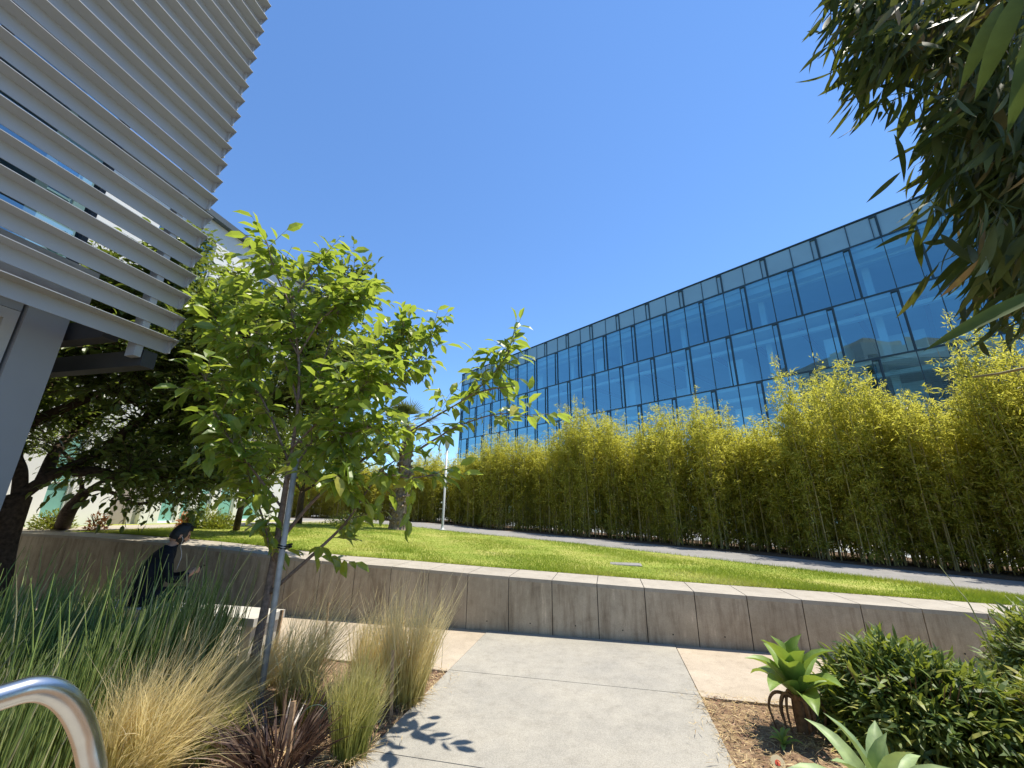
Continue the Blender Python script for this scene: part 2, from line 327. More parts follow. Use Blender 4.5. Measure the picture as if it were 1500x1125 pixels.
class MB:
    """collects boxes, tubes, prisms; build() links them as one mesh object"""
    def __init__(s): s.V = []; s.F3 = []; s.F4 = []; s.m3 = []; s.m4 = []; s.n = 0; s.FN = []
    def add(s, V, F, mi=0):
        V = np.asarray(V, float)
        for f in F:
            f = [i + s.n for i in f]
            if len(f) == 3: s.F3.append(f); s.m3.append(mi)
            elif len(f) == 4: s.F4.append(f); s.m4.append(mi)
            else:
                for k in range(1, len(f) - 1): s.F3.append([f[0], f[k], f[k + 1]]); s.m3.append(mi)
        s.V.append(V); s.n += len(V)
        return s
    def frame(s, O, X, Y, Zv, mi=0):
        """box from corner O spanned by three edge vectors"""
        O, X, Y, Zv = [np.asarray(v, float) for v in (O, X, Y, Zv)]
        V = [O, O + X, O + X + Y, O + Y]; V += [v + Zv for v in V]
        F = [(0, 3, 2, 1), (4, 5, 6, 7), (0, 1, 5, 4), (1, 2, 6, 5), (2, 3, 7, 6), (3, 0, 4, 7)]
        if np.dot(np.cross(X, Y), Zv) < 0: F = [f[::-1] for f in F]
        return s.add(V, F, mi)
    def uwbox(s, u0, u1, w0, w1, z0, z1, mi=0):
        return s.frame(uw(u0, w0, z0), U * (u1 - u0), W * (w1 - w0), Z * (z1 - z0), mi)
    def prism(s, prof, O, X, Y, D, mi=0):
        """closed 2-D profile in axes X, Y extruded along vector D"""
        n = len(prof); a = [O + X * p[0] + Y * p[1] for p in prof]; b = [v + D for v in a]
        F = [tuple(range(n))[::-1], tuple(range(n, 2 * n))] + [(i, (i + 1) % n, n + (i + 1) % n, n + i) for i in range(n)]
        return s.add(a + b, F, mi)
    def tube(s, pts, rad, n=8, mi=0, cap=True):
        pts = np.asarray(pts, float); k = len(pts)
        rad = np.full(k, rad) if np.isscalar(rad) else np.asarray(rad, float)
        T = np.gradient(pts, axis=0); T /= np.linalg.norm(T, axis=1)[:, None] + 1e-12
        ref = np.array([0, 0, 1.0]) if abs(T[0][2]) < 0.9 else np.array([1.0, 0, 0])
        X = np.cross(ref, T[0]); X /= np.linalg.norm(X)
        V = []; ang = np.linspace(0, 2 * math.pi, n, endpoint=False)
        for i in range(k):
            X = X - T[i] * (X @ T[i]); X /= np.linalg.norm(X) + 1e-12
            Y = np.cross(T[i], X)
            V += [pts[i] + rad[i] * (math.cos(a) * X + math.sin(a) * Y) for a in ang]
        F = [(i * n + j, i * n + (j + 1) % n, (i + 1) * n + (j + 1) % n, (i + 1) * n + j) for i in range(k - 1) for j in range(n)]
        if cap: F += [tuple(range(n))[::-1], tuple(range((k - 1) * n, k * n))]
        return s.add(V, F, mi)
    def lathe(s, O, prof, n=16, mi=0):
        V = []; ang = np.linspace(0, 2 * math.pi, n, endpoint=False)
        for r, z in prof: V += [np.asarray(O) + [r * math.cos(a), r * math.sin(a), z] for a in ang]
        k = len(prof)
        F = [(i * n + j, i * n + (j + 1) % n, (i + 1) * n + (j + 1) % n, (i + 1) * n + j) for i in range(k - 1) for j in range(n)]
        F += [tuple(range(n))[::-1], tuple(range((k - 1) * n, k * n))]
        return s.add(V, F, mi)
    def build(s, name, mats, parent=None, smooth=False, origin=None):
        return np_mesh(name, np.concatenate(s.V), [s.F3, s.F4] if s.F3 or s.F4 else [], mats, parent, smooth, None, s.m3 + s.m4, origin)
def catmull(pts, n=6):
    P = np.asarray(pts, float); P = np.vstack([2 * P[0] - P[1], P, 2 * P[-1] - P[-2]]); out = []
    for i in range(1, len(P) - 2):
        for t in np.linspace(0, 1, n, endpoint=False):
            a, b, c, d = P[i - 1:i + 3]
            out.append(0.5 * (2 * b + (c - a) * t + (2 * a - 5 * b + 4 * c - d) * t * t + (3 * b - a - 3 * c + d) * t ** 3))
    out.append(P[-2]); return np.array(out)
def unit(v):
    v = np.asarray(v, float); return v / (np.linalg.norm(v, axis=-1, keepdims=True) + 1e-12)
def smooth_leaf(n=7, prof=(0, .55, .9, 1.0, .88, .55, 0.0), fold=.10, droop=.22):
    t = np.linspace(0, 1, n); w = np.interp(t, np.linspace(0, 1, len(prof)), prof) * .5; V = []
    for a, b in zip(t, w): V += [[a, -b, fold * b * 2 * .12 - droop * a * a], [a, 0, -droop * a * a - .004], [a, b, fold * b * 2 * .12 - droop * a * a]]
    q = []
    for i in range(n - 1): q += [[3 * i, 3 * i + 3, 3 * i + 4, 3 * i + 1], [3 * i + 1, 3 * i + 4, 3 * i + 5, 3 * i + 2]]
    return np.array(V), [np.array(q)]
BLADE = smooth_leaf()
# leaf templates: X along the leaf, Y across, Z up; length 1, width 1
LEAF8 = (np.array([[0, 0, 0], [.3, -.42, .07], [.68, -.40, .03], [1, 0, -.16], [.68, .40, .03], [.3, .42, .07], [.33, 0, .0], [.68, 0, -.04]]),
         [np.array([[0, 1, 6], [0, 6, 5], [2, 3, 7], [7, 3, 4]]), np.array([[1, 2, 7, 6], [6, 7, 4, 5]])])
LEAF4 = (np.array([[0, 0, 0], [.42, -.5, .05], [1, 0, -.12], [.42, .5, .05]]), [np.array([[0, 1, 2, 3]])])
LANCE = (np.array([[0, 0, 0], [.3, -.5, .03], [.3, .5, .03], [.65, -.42, -.03], [.65, .42, -.03], [1, 0, -.16]]),
         [np.array([[0, 1, 2], [3, 5, 4]]), np.array([[1, 3, 4, 2]])])
TRI = (np.array([[0, -.5, 0], [0, .5, 0], [1, 0, 0.]]), [np.array([[0, 1, 2]])])
def scatter(tmpl, pos, fwd, nrm, length, width, curl=1.0):
    """places one copy of the template per row; returns V, F"""
    tv, tf = tmpl; N = len(pos); n = len(tv)
    X = unit(fwd); Zv = nrm - X * np.sum(nrm * X, 1)[:, None]; Zv = unit(Zv); Y = np.cross(Zv, X)
    L = np.broadcast_to(np.asarray(length, float), (N,)); Wd = np.broadcast_to(np.asarray(width, float), (N,))
    V = pos[:, None, :] + tv[None, :, 0:1] * (X * L[:, None])[:, None, :] + tv[None, :, 1:2] * (Y * Wd[:, None])[:, None, :] + curl * tv[None, :, 2:3] * (Zv * L[:, None])[:, None, :]
    F = [(f[None] + (np.arange(N) * n)[:, None, None]).reshape(-1, f.shape[1]) for f in tf]
    return V.reshape(-1, 3), F
def merge(parts):
    """parts: list of (V, [F...]) -> one (V, F)"""
    V = []; F = {}; n = 0
    for v, fs in parts:
        V.append(v)
        for f in fs: F.setdefault(f.shape[1], []).append(np.asarray(f) + n)
        n += len(v)
    return np.concatenate(V), [np.concatenate(x) for x in F.values()]
def blades(base, dirs, length, width, bend, rng, seg=4, side=None):
    """curved tapering ribbons; bend is a (N,3) vector added progressively; returns V, F, along"""
    N = len(base); t = np.linspace(0, 1, seg + 1)
    D = unit(dirs); L = np.broadcast_to(length, (N,))
    P = base[:, None] + D[:, None] * (L[:, None] * t[None])[..., None] + bend[:, None] * (t[None] ** 2)[..., None]
    if side is None: side = rng.normal(size=(N, 3)); side[:, 2] *= .2
    S = unit(np.cross(D, side)); wd = np.broadcast_to(width, (N,))[:, None] * (1 - t[None] ** 1.6 * 0.9) * 0.5
    A = P - S[:, None] * wd[..., None]; Bp = P + S[:, None] * wd[..., None]
    V = np.stack([A, Bp], 2).reshape(-1, 3)
    k = 2 * (seg + 1); q = np.array([[2 * i, 2 * i + 1, 2 * i + 3, 2 * i + 2] for i in range(seg)])
    F = (q[None] + (np.arange(N) * k)[:, None, None]).reshape(-1, 4)
    al = np.broadcast_to(np.repeat(t, 2)[None], (N, k)).ravel()
    return V, [F], al

# ================================================================== GROUND
def sheet(name, poly_uw, zoff, mat, kind='structure', zf=None, thick=0.0):
    """flat polygon in the (u, w) frame"""
    mb = MB(); pts = [uw(u, w, zoff) for u, w in poly_uw]
    if thick:
        mb.prism([(0, 0)] , np.zeros(3), U, W, Z) if False else None
        n = len(pts); low = [p - Z * thick for p in pts]
        mb.add(pts + low, [tuple(range(n))] + [(i, n + i, n + (i + 1) % n, (i + 1) % n) for i in range(n)])
    else:
        mb.add(pts, [tuple(range(len(pts)))])
    return tag(mb.build(name, mat), kind=kind)
WALLW0, WALLW1 = 6.11, 6.86
sheet('ground', [(-900, -900), (900, -900), (900, 900), (-900, 900)], -0.06, M['earth'])
# upper terrace: a graded sheet behind the wall, out to the horizon
def terrace_strip(name, left, right, mat, lift, nseg=4, kind='structure', attrcol=None):
    """sheet between two polylines given in world xy, lying on the terrace"""
    L = np.asarray(left, float); Rr = np.asarray(right, float); V = []; k = len(L)
    for i in range(k):
        for j in range(nseg + 1):
            p = L[i] * (1 - j / nseg) + Rr[i] * (j / nseg); P = np.array([p[0], p[1], 0.0])
            P[2] = ztop(P @ U) + lift; V.append(P)
    m = nseg + 1
    F = np.array([[i * m + j, i * m + j + 1, (i + 1) * m + j + 1, (i + 1) * m + j] for i in range(k - 1) for j in range(nseg)])
    V = np.array(V)
    nz = np.cross(V[F[0][1]] - V[F[0][0]], V[F[0][3]] - V[F[0][0]])[2]
    if nz < 0: F = F[:, ::-1]
    return tag(np_mesh(name, V, [F], mat), kind=kind)
uu = np.array([-900, -200, -60, -30] + list(np.arange(-16, 13, .5)) + [20, 40, 100, 300, 900])
terrace_strip('terrace', [uw(u, 6.5)[:2] for u in uu], [uw(u, 900)[:2] for u in uu], M['earth'], -0.02, 8)
# path across the lawn, from its seen edges
near_px = [(560, 770), (600, 772), (648, 777), (700, 782.5), (800, 792), (950, 808.6), (1100, 826), (1225, 841), (1400, 862), (1500, 874)]
near = [np.array(p) for p in [(-13.0, 18.6), (-9.0, 17.6), (-5.6, 16.6), (-3.9, 16.0), (-2.4, 15.25), (-1.1, 14.55), (1.1, 13.1), (3.4, 10.95), (4.95, 9.15), (5.9, 8.0), (6.85, 6.75), (7.35, 6.0), (8.6, 3.9), (9.6, 1.5)]]
far = [np.array(p) for p in [(-13.0, 21.0), (-8.6, 20.2), (-4.9, 19.2), (-3.2, 18.4), (-1.5, 17.4), (-0.1, 16.45), (2.3, 14.75), (4.75, 12.35), (6.4, 10.4), (7.4, 9.1), (8.45, 7.7), (9.0, 6.85), (10.4, 4.4), (11.5, 1.8)]]
far2 = [f + unit(f - n) * 4.2 for n, f in zip(near, far)]
far3 = [f + unit(f - n) * 9.0 for n, f in zip(near, far)]
def smoothpoly(pl): return catmull(np.array([[p[0], p[1], 0] for p in pl]), 5)[:, :2]
near_s, far_s, far2_s, far3_s = map(smoothpoly, (near, far, far2, far3))
wall_back = np.array([uw(u, WALLW1)[:2] for u in np.linspace(-17.5, 14, len(near_s))])
terrace_strip('lawn', wall_back, near_s, M['lawn'], 0.004, 14)
farp_s = smoothpoly([f + unit(f - n) * .45 for n, f in zip(near, far)])
terrace_strip('path', near_s, farp_s, M['asphalt'], 0.006, 4)
terrace_strip('hedge_bed', farp_s, far2_s, M['hedgesoil'], 0.012, 4)
terrace_strip('paved_yard', far2_s, far3_s, M['plaza'], 0.004, 4)
# left pavement in front of the pale building
pl = [uw(u, w)[:2] for u, w in [(-13.6, 5.0), (-13.0, 8.0), (-12.4, 12.0), (-11.8, 17.0)]]
pr = [uw(u, w)[:2] for u, w in [(-11.4, 6.86), (-10.9, 8.2), (-10.3, 12.0), (-9.9, 17.0)]]
terrace_strip('pavement', pl, pr, M['cope'], 0.012, 4)

# lower level: walkway slabs, cross path, planting beds
mb = MB()
for w0, w1 in ((4.62, 6.10), (3.105, 4.612), (1.59, 3.097), (0.08, 1.582), (-1.43, 0.072), (-2.95, -1.438)):
    mb.uwbox(-1.69, 0.72, w0, w1, -0.05, 0.012)
tag(mb.build('walkway', M['walk']), kind='structure')
mb = MB()
for u0, u1 in ((-4.85, -3.27), (-3.26, -1.70), (0.73, 2.29), (2.30, 3.9), (3.91, 5.6), (5.61, 8.0)): mb.uwbox(u0, u1, 4.60, 6.10, -0.05, 0.006)
for u0, u1 in ((-9.6, -8.0), (-7.99, -6.4), (-6.39, -4.86)): mb.uwbox(u0, u1, 4.60, 6.10, -0.05, 0.006)
mb.uwbox(-9.6, -3.55, 3.72, 4.59, -0.05, 0.006)
tag(mb.build('cross_path', M['tan']), kind='structure')
def bed(name, u0, u1, w0, w1, seed, hump):
    rng = np.random.default_rng(seed); nu, nw = 60, 60
    us = np.linspace(u0, u1, nu); ws = np.linspace(w0, w1, nw); g = rng.normal(size=(nu, nw))
    for _ in range(2): g = (g + np.roll(g, 1, 0) + np.roll(g, -1, 0) + np.roll(g, 1, 1) + np.roll(g, -1, 1)) / 5
    edge = np.minimum.outer(np.minimum(us - u0, u1 - us), np.ones(nw)); edge = np.minimum(edge, np.minimum(ws - w0, w1 - ws)[None])
    h = -0.012 + np.clip(edge / .35, 0, 1) * (hump + 0.035 * g)
    V = np.array([uw(us[i], ws[j], h[i, j]) for i in range(nu) for j in range(nw)])
    F = np.array([[i * nw + j, (i + 1) * nw + j, (i + 1) * nw + j + 1, i * nw + j + 1] for i in range(nu - 1) for j in range(nw - 1)])
    return tag(np_mesh(name, V, [F], M['soil'], smooth=True), kind='structure')
bed('planting_bed', -9.0, -1.70, -2.0, 4.59, 1, 0.015)
bed('planting_bed', 0.73, 8.0, -2.0, 4.59, 2, 0.02)
# straw and bark litter
def litter(name, mat, N, rects, L, Wd, seed, label=None):
    rng = np.random.default_rng(seed); pos = []
    for (u0, u1, w0, w1, share) in rects:
        k = int(N * share); a = rng.uniform(u0, u1, k); b = rng.uniform(w0, w1, k)
        pos.append(U * a[:, None] + W * b[:, None] + Z * (0.022 + rng.uniform(0, .03, k))[:, None])
    pos = np.concatenate(pos); k = len(pos)
    f = rng.normal(size=(k, 3)); f[:, 2] *= .18; nrm = np.tile([0, 0, 1.0], (k, 1)) + rng.normal(size=(k, 3)) * .35
    V, F = scatter(LEAF4, pos, f, nrm, rng.uniform(*L, k), rng.uniform(*Wd, k), rng.uniform(-1, 1))
    return tag(np_mesh(name, V, F, mat), label, 'litter', None, 'stuff')
litter('straw_litter', M['straw'], 9000, [(-2.5, -1.66, 1.5, 4.60, .3), (.68, 1.5, 1.8, 4.62, .38), (-4.4, -2.5, 2, 4.58, .16), (1.5, 3.4, 2.2, 4.62, .16), (-1.69, -1.45, 2.4, 4.6, .006), (.5, .72, 2.6, 4.6, .006)], (.03, .14), (.002, .006), 3, 'dry straw litter scattered over the planting beds')
litter('bark_litter', M['chips'], 5000, [(-2.6, -1.72, 1.5, 4.55, .35), (.75, 2.6, 1.8, 4.55, .45), (-4.0, -2.5, 2, 4.5, .2)], (.015, .05), (.006, .018), 4, 'dark bark chips lying in the planting beds')

# ================================================================== RETAINING WALL
root = empty('retaining_wall', uw(-1, 6.4, 0), 'low concrete retaining wall with jointed panels holding up the lawn', 'wall')
body = MB(); cop = MB()
j0 = -1.413 + 0.0                    # joint seen at px (745, 845)
PW = 0.6075; k0, k1 = -25, 18
for k in range(k0, k1):
    a = j0 + k * PW + .005; b = a + PW - .010
    za, zb = float(ztop(a)), float(ztop(b))
    # body panel and cap, both sloping with the terrace
    for (mb_, w0, w1, zl, zh) in ((body, WALLW0, WALLW1 - .01, -0.05, -0.045), (cop, WALLW0 - .003, WALLW1, -0.045, 0.0)):
        lo0 = -0.05 if mb_ is body else za - .045; lo1 = -0.05 if mb_ is body else zb - .045
        hi0, hi1 = za + zh, zb + zh
        V = [uw(a, w0, lo0), uw(b, w0, lo1), uw(b, w1, lo1), uw(a, w1, lo0), uw(a, w0, hi0), uw(b, w0, hi1), uw(b, w1, hi1), uw(a, w1, hi0)]
        mb_.add(V, [(0, 3, 2, 1), (4, 5, 6, 7), (0, 1, 5, 4), (1, 2, 6, 5), (2, 3, 7, 6), (3, 0, 4, 7)])
    # tie hole: a dark plug recessed-looking ring near the foot of the panel
    c = uw((a + b) / 2 + .02 * math.sin(k * 3.1), WALLW0 - .001, 0.13 + .01 * math.sin(k * 1.7))
    ang = np.linspace(0, 2 * math.pi, 9)[:-1]
    body.add([c - W * .001 + U * (.009 * math.cos(t)) + Z * (.009 * math.sin(t)) for t in ang], [tuple(range(8))], 1)
# dark mortar core showing in the joints
core = MB()
for k in range(k0, k1):
    a = j0 + k * PW
    za, zb = float(ztop(a)) - .012, float(ztop(a + PW)) - .012
    w0, w1 = WALLW0 + .014, WALLW1 - .02
    V = [uw(a, w0, -.05), uw(a + PW, w0, -.05), uw(a + PW, w1, -.05), uw(a, w1, -.05), uw(a, w0, za), uw(a + PW, w0, zb), uw(a + PW, w1, zb), uw(a, w1, za)]
    core.add(V, [(4, 5, 6, 7), (0, 1, 5, 4)])
body.build('panel', [M['wall'], M['dark']], root); cop.build('coping', M['cope'], root); core.build('joint_core', M['dark'], root)

# ================================================================== GLASS BUILDING
DG = 36.0
def gb(s, d, z): return BN * (DG + d) + B * s + Z * z          # along the facade, depth behind it, height
S0, S1 = -24.0, 51.9
ZR, ZP, ZM, ZL, ZK = 22.45, 20.57, 16.35, 11.80, 7.25
G0 = gb(14, 6, 0.5)
root = empty('glass_office_building', G0, 'long glass office block with staggered dark mullions rising behind the bamboo hedge', 'building')
def gbox(mb, s0, s1, d0, d1, z0, z1, mi=0):
    return mb.frame(gb(s0, d0, z0), B * (s1 - s0), BN * (d1 - d0), Z * (z1 - z0), mi)
rng = np.random.default_rng(11)
slabs = MB(); fr = MB(); beams = MB(); inn = MB(); scr = MB()
for z in (ZK, ZL, ZM, ZP):
    gbox(slabs, S0 + .3, S1 - .3, .22, 13.5, z - .30, z)
gbox(slabs, S0 + .3, S1 - .3, .5, 13.5, ZP - .9, ZP - .32)
slabs.build('floor_slab', M['slab'], root)
blk = MB()
for z in (ZL, ZM, ZP):                                   # perimeter bulkheads
    gbox(blk, S0 + .5, S1 - .5, 1.25, 1.65, z - 1.05, z - .75)
blk.build('bulkhead', M['blind'], root)
for z in (ZL, ZM, ZP):
    for s in np.arange(S0 + 1.5, S1 - 1, 3.63): gbox(beams, s, s + .28, 1.7, 13.3, z - .72, z - .36)
beams.build('ceiling_beam', M['redbeam'], root)
gbox(inn, S0 + .5, S1 - .5, 13.6, 13.9, .5, ZR - .8)
gbox(inn, S1 - .45, S1 - .25, .3, 13.6, .5, ZR - .8); gbox(inn, S0 + .25, S0 + .45, .3, 13.6, .5, ZR - .8)
inn.build('interior_wall', M['inner'], root)
for z0, z1 in ((ZK, ZL), (ZL, ZM), (ZM, ZP)):             # screens and columns standing inside
    for s in np.arange(S0 + 2, S1 - 3, 3.63):
        if rng.random() < .45: scr = MB(); gbox(scr, s + rng.uniform(0, 1.5), s + rng.uniform(1.8, 3.0), rng.uniform(2.2, 7), rng.uniform(7.1, 7.4), z0 + .01, z1 - rng.uniform(.8, 2.2)); scr.build('interior_screen', M['blind'], root)
    for s in np.arange(S0 + 4, S1 - 3, 7.26): scr = MB(); gbox(scr, s, s + .45, 2.4, 2.85, z0 + .01, z1 - .33); scr.build('interior_column', M['blind'], root)
rf = MB(); gbox(rf, S0, S1, .15, 14.0, ZR - .75, ZR - .1); rf.build('roof', M['fascia'], root)
cap = MB(); gbox(cap, S0 - .03, S1 + .03, -.10, .35, ZR, ZR + .09); cap.build('roof_edge', M['mull'], root)
# lower storeys, mostly hidden behind the hedge: same glazing
bay = 3.63
rows = [('parapet', ZP, ZR, 0.0), ('A', ZM, ZP, -1.77), ('B', ZL, ZM, 0.0), ('C', ZK, ZL, -1.77), ('D', 0.6, ZK, 0.0)]
panes = []
for nm, z0, z1, shift in rows:
    k = int((S0 - 2) / bay) - 1
    gbox(fr, S0, S1, -.055, .12, z0 - .05, z0 + .05)
    while True:
        s = 0.52 + shift + k * bay; k += 1
        if s > S1: break
        for (a, b, typ) in ((s, s + .40, 'vent'), (s + .40, s + 1.80, 'pane'), (s + 1.80, s + bay, 'pane')):
            a2, b2 = max(a, S0), min(b, S1)
            if b2 - a2 < .2: continue
            t = .026
            if typ == 'vent':
                gbox(fr, a2 - .042, a2 + .042, -.08, .14, z0 + .05, z1 - .05)
                gbox(fr, b2 - .022, b2 + .022, -.05, .12, z0 + .05, z1 - .05)
                gbox(fr, a2 + .042, b2 - .022, -.08, .10, z1 - .17, z1 - .05)
                gbox(fr, a2 + .042, a2 + .10, -.02, .3, z0 + .05, z1 - .17)
            else:
                gbox(fr, b2 - t, b2 + t, -.045, .12, z0 + .05, z1 - .05)
            panes.append((nm, typ, a2, b2, z0 + .05, z1 - .05))
fr.build('mullion_grid', M['mull'], root)
def pane_geo(a, b, z0, z1, d, tilt):
    ta, tb = tilt
    return [gb(a, d + ta, z0), gb(b, d - ta, z0), gb(b, d - ta + tb, z1), gb(a, d + ta + tb, z1)]
panes.sort(key=lambda q: ({'A': 0, 'B': 0, 'parapet': 1, 'C': 2, 'D': 9}[q[0]] * 12 + max(0, q[2] + 3)))
cnt = {'window_pane': 0, 'parapet_panel': 0, 'vent_pane': 0}
rest = {k: MB() for k in cnt}
for nm, typ, a, b, z0, z1 in panes:
    kind = 'parapet_panel' if nm == 'parapet' else ('window_pane' if typ == 'pane' else 'vent_pane')
    mat = M['spandrel'] if kind == 'parapet_panel' else M['pane']
    tl = (rng.normal() * .004, rng.normal() * .006)
    d = 0.03 if typ == 'vent' else 0.0
    V = pane_geo(a, b, z0, z1, d, tl)
    lim = {'window_pane': 95, 'parapet_panel': 70, 'vent_pane': 60}[kind]
    vis = a < 52 and a > -6 and nm != 'D'
    if cnt[kind] < lim and vis:
        cnt[kind] += 1
        MB().add(V, [(0, 3, 2, 1)]).build(kind, mat, root)
    else:
        rest[kind].add(V, [(0, 3, 2, 1)])
for k, mb in rest.items():
    if mb.n: tag(mb.build(k, M['spandrel'] if k == 'parapet_panel' else M['pane'], root), kind='stuff')
end = MB()                                               # end wall at the far left, glazed, and the right end
gbox(end, S1, S1 + .12, .0, 14.0, .6, ZR); gbox(end, S0 - .12, S0, .0, 14, .6, ZR); gbox(end, S0, S1, 14.0, 14.2, .6, ZR)
end.build('end_wall', M['spandrel'], root)

# ================================================================== LOUVRED BUILDING on the left
UL = -4.6
root = empty('louvred_building', uw(-9, -6, 0), 'grey building with stacked horizontal louvre blades over dark glass', 'building')
ZT = 25.0; WE = 2.71
body = MB()
body.uwbox(-19, -7.4, -40, WE - .02, 0, ZT)
body.uwbox(-7.4, -5.75, -40, WE - .02, 22.0, ZT)
body.build('wall', M['column'], root)
pent = MB(); pent.uwbox(-18, -9, -30, -14, ZT, ZT + 3.6); pent.uwbox(-17, -10, -10, -3, ZT, ZT + 2.8); pent.build('rooftop_plant_room', M['taupe'], root)
fl = MB()
for z in (3.52, 8.0, 12.5, 17.0, 21.5): fl.uwbox(-7.39, -5.12, -40, WE, z, z + .42)
fl.build('floor_edge', M['soffit'], root)
mu = MB()
for w in np.arange(WE - .06, -40, -1.05): mu.uwbox(-5.62, -5.50, w, w + .06, 3.95, 21.5)
for z in (5.2, 6.9, 9.7, 11.4, 14, 16): mu.uwbox(-5.615, -5.51, -40, WE - .07, z, z + .07)
mu.build('mullion_grid', M['steelframe'], root)
gl = MB()
for z0, z1 in ((3.95, 8.0), (8.43, 12.5), (12.93, 17.0), (17.43, 21.5)): gl.add([uw(-5.56, -40, z0), uw(-5.56, WE - .02, z0), uw(-5.56, WE - .02, z1), uw(-5.56, -40, z1)], [(0, 1, 2, 3)])
gl.build('glazing', M['pane2'], root)
ew = MB(); ew.uwbox(-7.38, -6.5, WE - .14, WE - .03, 3.95, 21.5); ew.build('end_wall', M['column'], root)
# louvre blades: an L of a hanging face and an outward flange
prof = [(-.140, 0.0), (0, 0.0), (0.0, -.007), (-.132, -.007), (-.132, -.152), (-.140, -.152)]
zl0 = 3.375
WT = 3.29
lv0 = None
for k in range(70):
    zt = zl0 + k * .2775
    if lv0 is None:
        mb = MB(); O = uw(UL, WT, zt)
        mb.prism(prof, O, U, Z, -W * (WT + 40))
        mb.frame(O + U * -.132 - Z * .149, U * .04, -W * .02, Z * .141)      # end cap gusset
        for q in (1.2, -1.4, -5.9, -10.4, -14.9, -19.4):                     # splice sleeves
            mb.frame(O - U * .1435 - W * (WT - q) - Z * .153, U * .0025, W * .05, Z * .147)
            mb.frame(O - U * .128 - W * (WT - q) - Z * .0095, U * .122, W * .05, Z * .002)
        lv0 = mb.build('louver', M['louver'], root); lv = lv0; base_z = lv.location.z
    else:
        lv = lv0.copy(); COL.objects.link(lv); lv.parent = root; lv.location.z = base_z + k * .2775
post = MB()
for w in (3.02, 1.25, -.55, -2.35, -4.2, -6, -9, -12, -16, -20, -25, -30, -35):
    post.uwbox(UL - .27, UL - .145, w - .035, w + .035, 3.1, 22.4)
    for z in (3.6, 8.1, 12.6, 17.1):
        if w < WE: post.uwbox(-5.4, UL - .27, w - .03, w + .03, z, z + .12)
post.build('louver_post', M['louver'], root)
bl_ = []
for q in ((-9.5, UL - .16, 3.08, 3.22, 3.02, 3.20), (-9.5, UL - .28, 2.76, 2.90, 3.22, 3.42)) + tuple((-6.4, UL - .28, 2.76, 2.9, z, z + .2) for z in (8.1, 12.6, 17.1)):
    MB().uwbox(*q).build('corner_beam', M['steelframe'], root)
c = MB(); c.uwbox(-5.75, -5.30, 2.385, 2.70, 0, 3.52); c.build('column', M['column'], root)
f = MB()
for a, b, z0, z1 in ((-2.0, 2.36, 3.24, 3.34), (-2.0, 2.36, .12, .22), (2.27, 2.36, .22, 3.24), (-2.0, -1.9, .22, 3.24), (.4, .48, .22, 3.24)): f.uwbox(-5.46, -5.33, a, b, z0, z1)
wf = f.build('window', M['winframe'], root)
MB().add([uw(-5.40, -1.9, .2), uw(-5.40, 2.28, .2), uw(-5.40, 2.28, 3.26), uw(-5.40, -1.9, 3.26)], [(0, 1, 2, 3)]).build('pane', M['pane2'], wf)
lw_ = MB(); lw_.uwbox(-5.75, -5.33, -40, -2.05, 0, 3.52); lw_.uwbox(-5.75, -5.33, -2.0, 2.36, 3.345, 3.515); lw_.build('lower_wall', M['column'], root)
db = MB(); db.uwbox(-7.38, -7.30, -6, 2.6, .02, 3.5); db.build('interior_wall', M['inner'], root)

# ================================================================== PALE BUILDING beyond the lawn
UPB = -13.4
P0 = U * UPB
def pw(px, py): return float(hit(px, py, P0, U) @ W)
root = empty('pale_building', uw(UPB - 4, 12, 1), 'pale rendered building with dark roof edge and green tinted windows past the lawn', 'building')
wend = pw(420, 740); zroof = float(hit(300, 305, P0, U)[2]); zg = 1.0
bw = MB()
gaps = [(57, 96, .25, 3.1), (160, 206, 0, 3.0), (234, 259, .1, 3.1), (264, 277, .1, 3.1), (289, 306, .1, 3.1), (318, 341, .1, 3.1), (352, 380, .1, 3.1)]
ws = [-2.0]
op = []
for a, b, z0, z1 in gaps: op.append((pw(a, 750), pw(b, 750), z0 + zg, z1 + zg))
lo = 3.0; edges = []
cur = -6.0
for a, b, z0, z1 in op:
    bw.uwbox(UPB - .35, UPB, cur, a, zg - .3, zg + 3.4)
    if z0 > zg: bw.uwbox(UPB - .35, UPB, a, b, zg - .3, z0)
    bw.uwbox(UPB - .35, UPB, a, b, z1, zg + 3.4); cur = b
bw.uwbox(UPB - .35, UPB, cur, wend, zg - .3, zg + 3.4)
# upper storeys with window openings
wins = []
zs = [(zg + 4.3, zg + 6.2), (zg + 7.6, zroof - 1.0)]
wcur = wend
wpos = [pw(318, 360) - 2.0, pw(318, 360)]
lst = np.arange(-3, wend - 2.4, 3.9)
shift = (wpos[1] - 0) % 3.9
zprev = zg + 3.4
for z0, z1 in zs:
    bw.uwbox(UPB - .35, UPB, -6, wend, zprev, z0)
    cur = -6.0; s = shift - 3.9 * 2 - 1.9
    while s + 1.9 < wend - .4:
        if s > -5.5:
            bw.uwbox(UPB - .35, UPB, cur, s, z0, z1); wins.append((s, s + 1.9, z0, z1)); cur = s + 1.9
        s += 3.9
    bw.uwbox(UPB - .35, UPB, cur, wend, z0, z1); zprev = z1
bw.uwbox(UPB - .35, UPB, -6, wend, zprev, zroof - .22)
bw.uwbox(UPB - 12, UPB - .36, wend - .3, wend, zg - .3, zroof - .22)
bw.uwbox(UPB - 12, UPB - .36, -6, -5.7, zg - .3, zroof - .22)
bw.build('wall', M['white'], root)
r_ = MB(); r_.uwbox(UPB - 12, UPB + .22, -6.1, wend + .1, zroof - .22, zroof); r_.build('roof', M['fascia'], root)
ib = MB(); ib.uwbox(UPB - 3.2, UPB - 3.0, -6, wend - .4, zg, zroof - .3); ib.build('interior_wall', M['inner'], root)
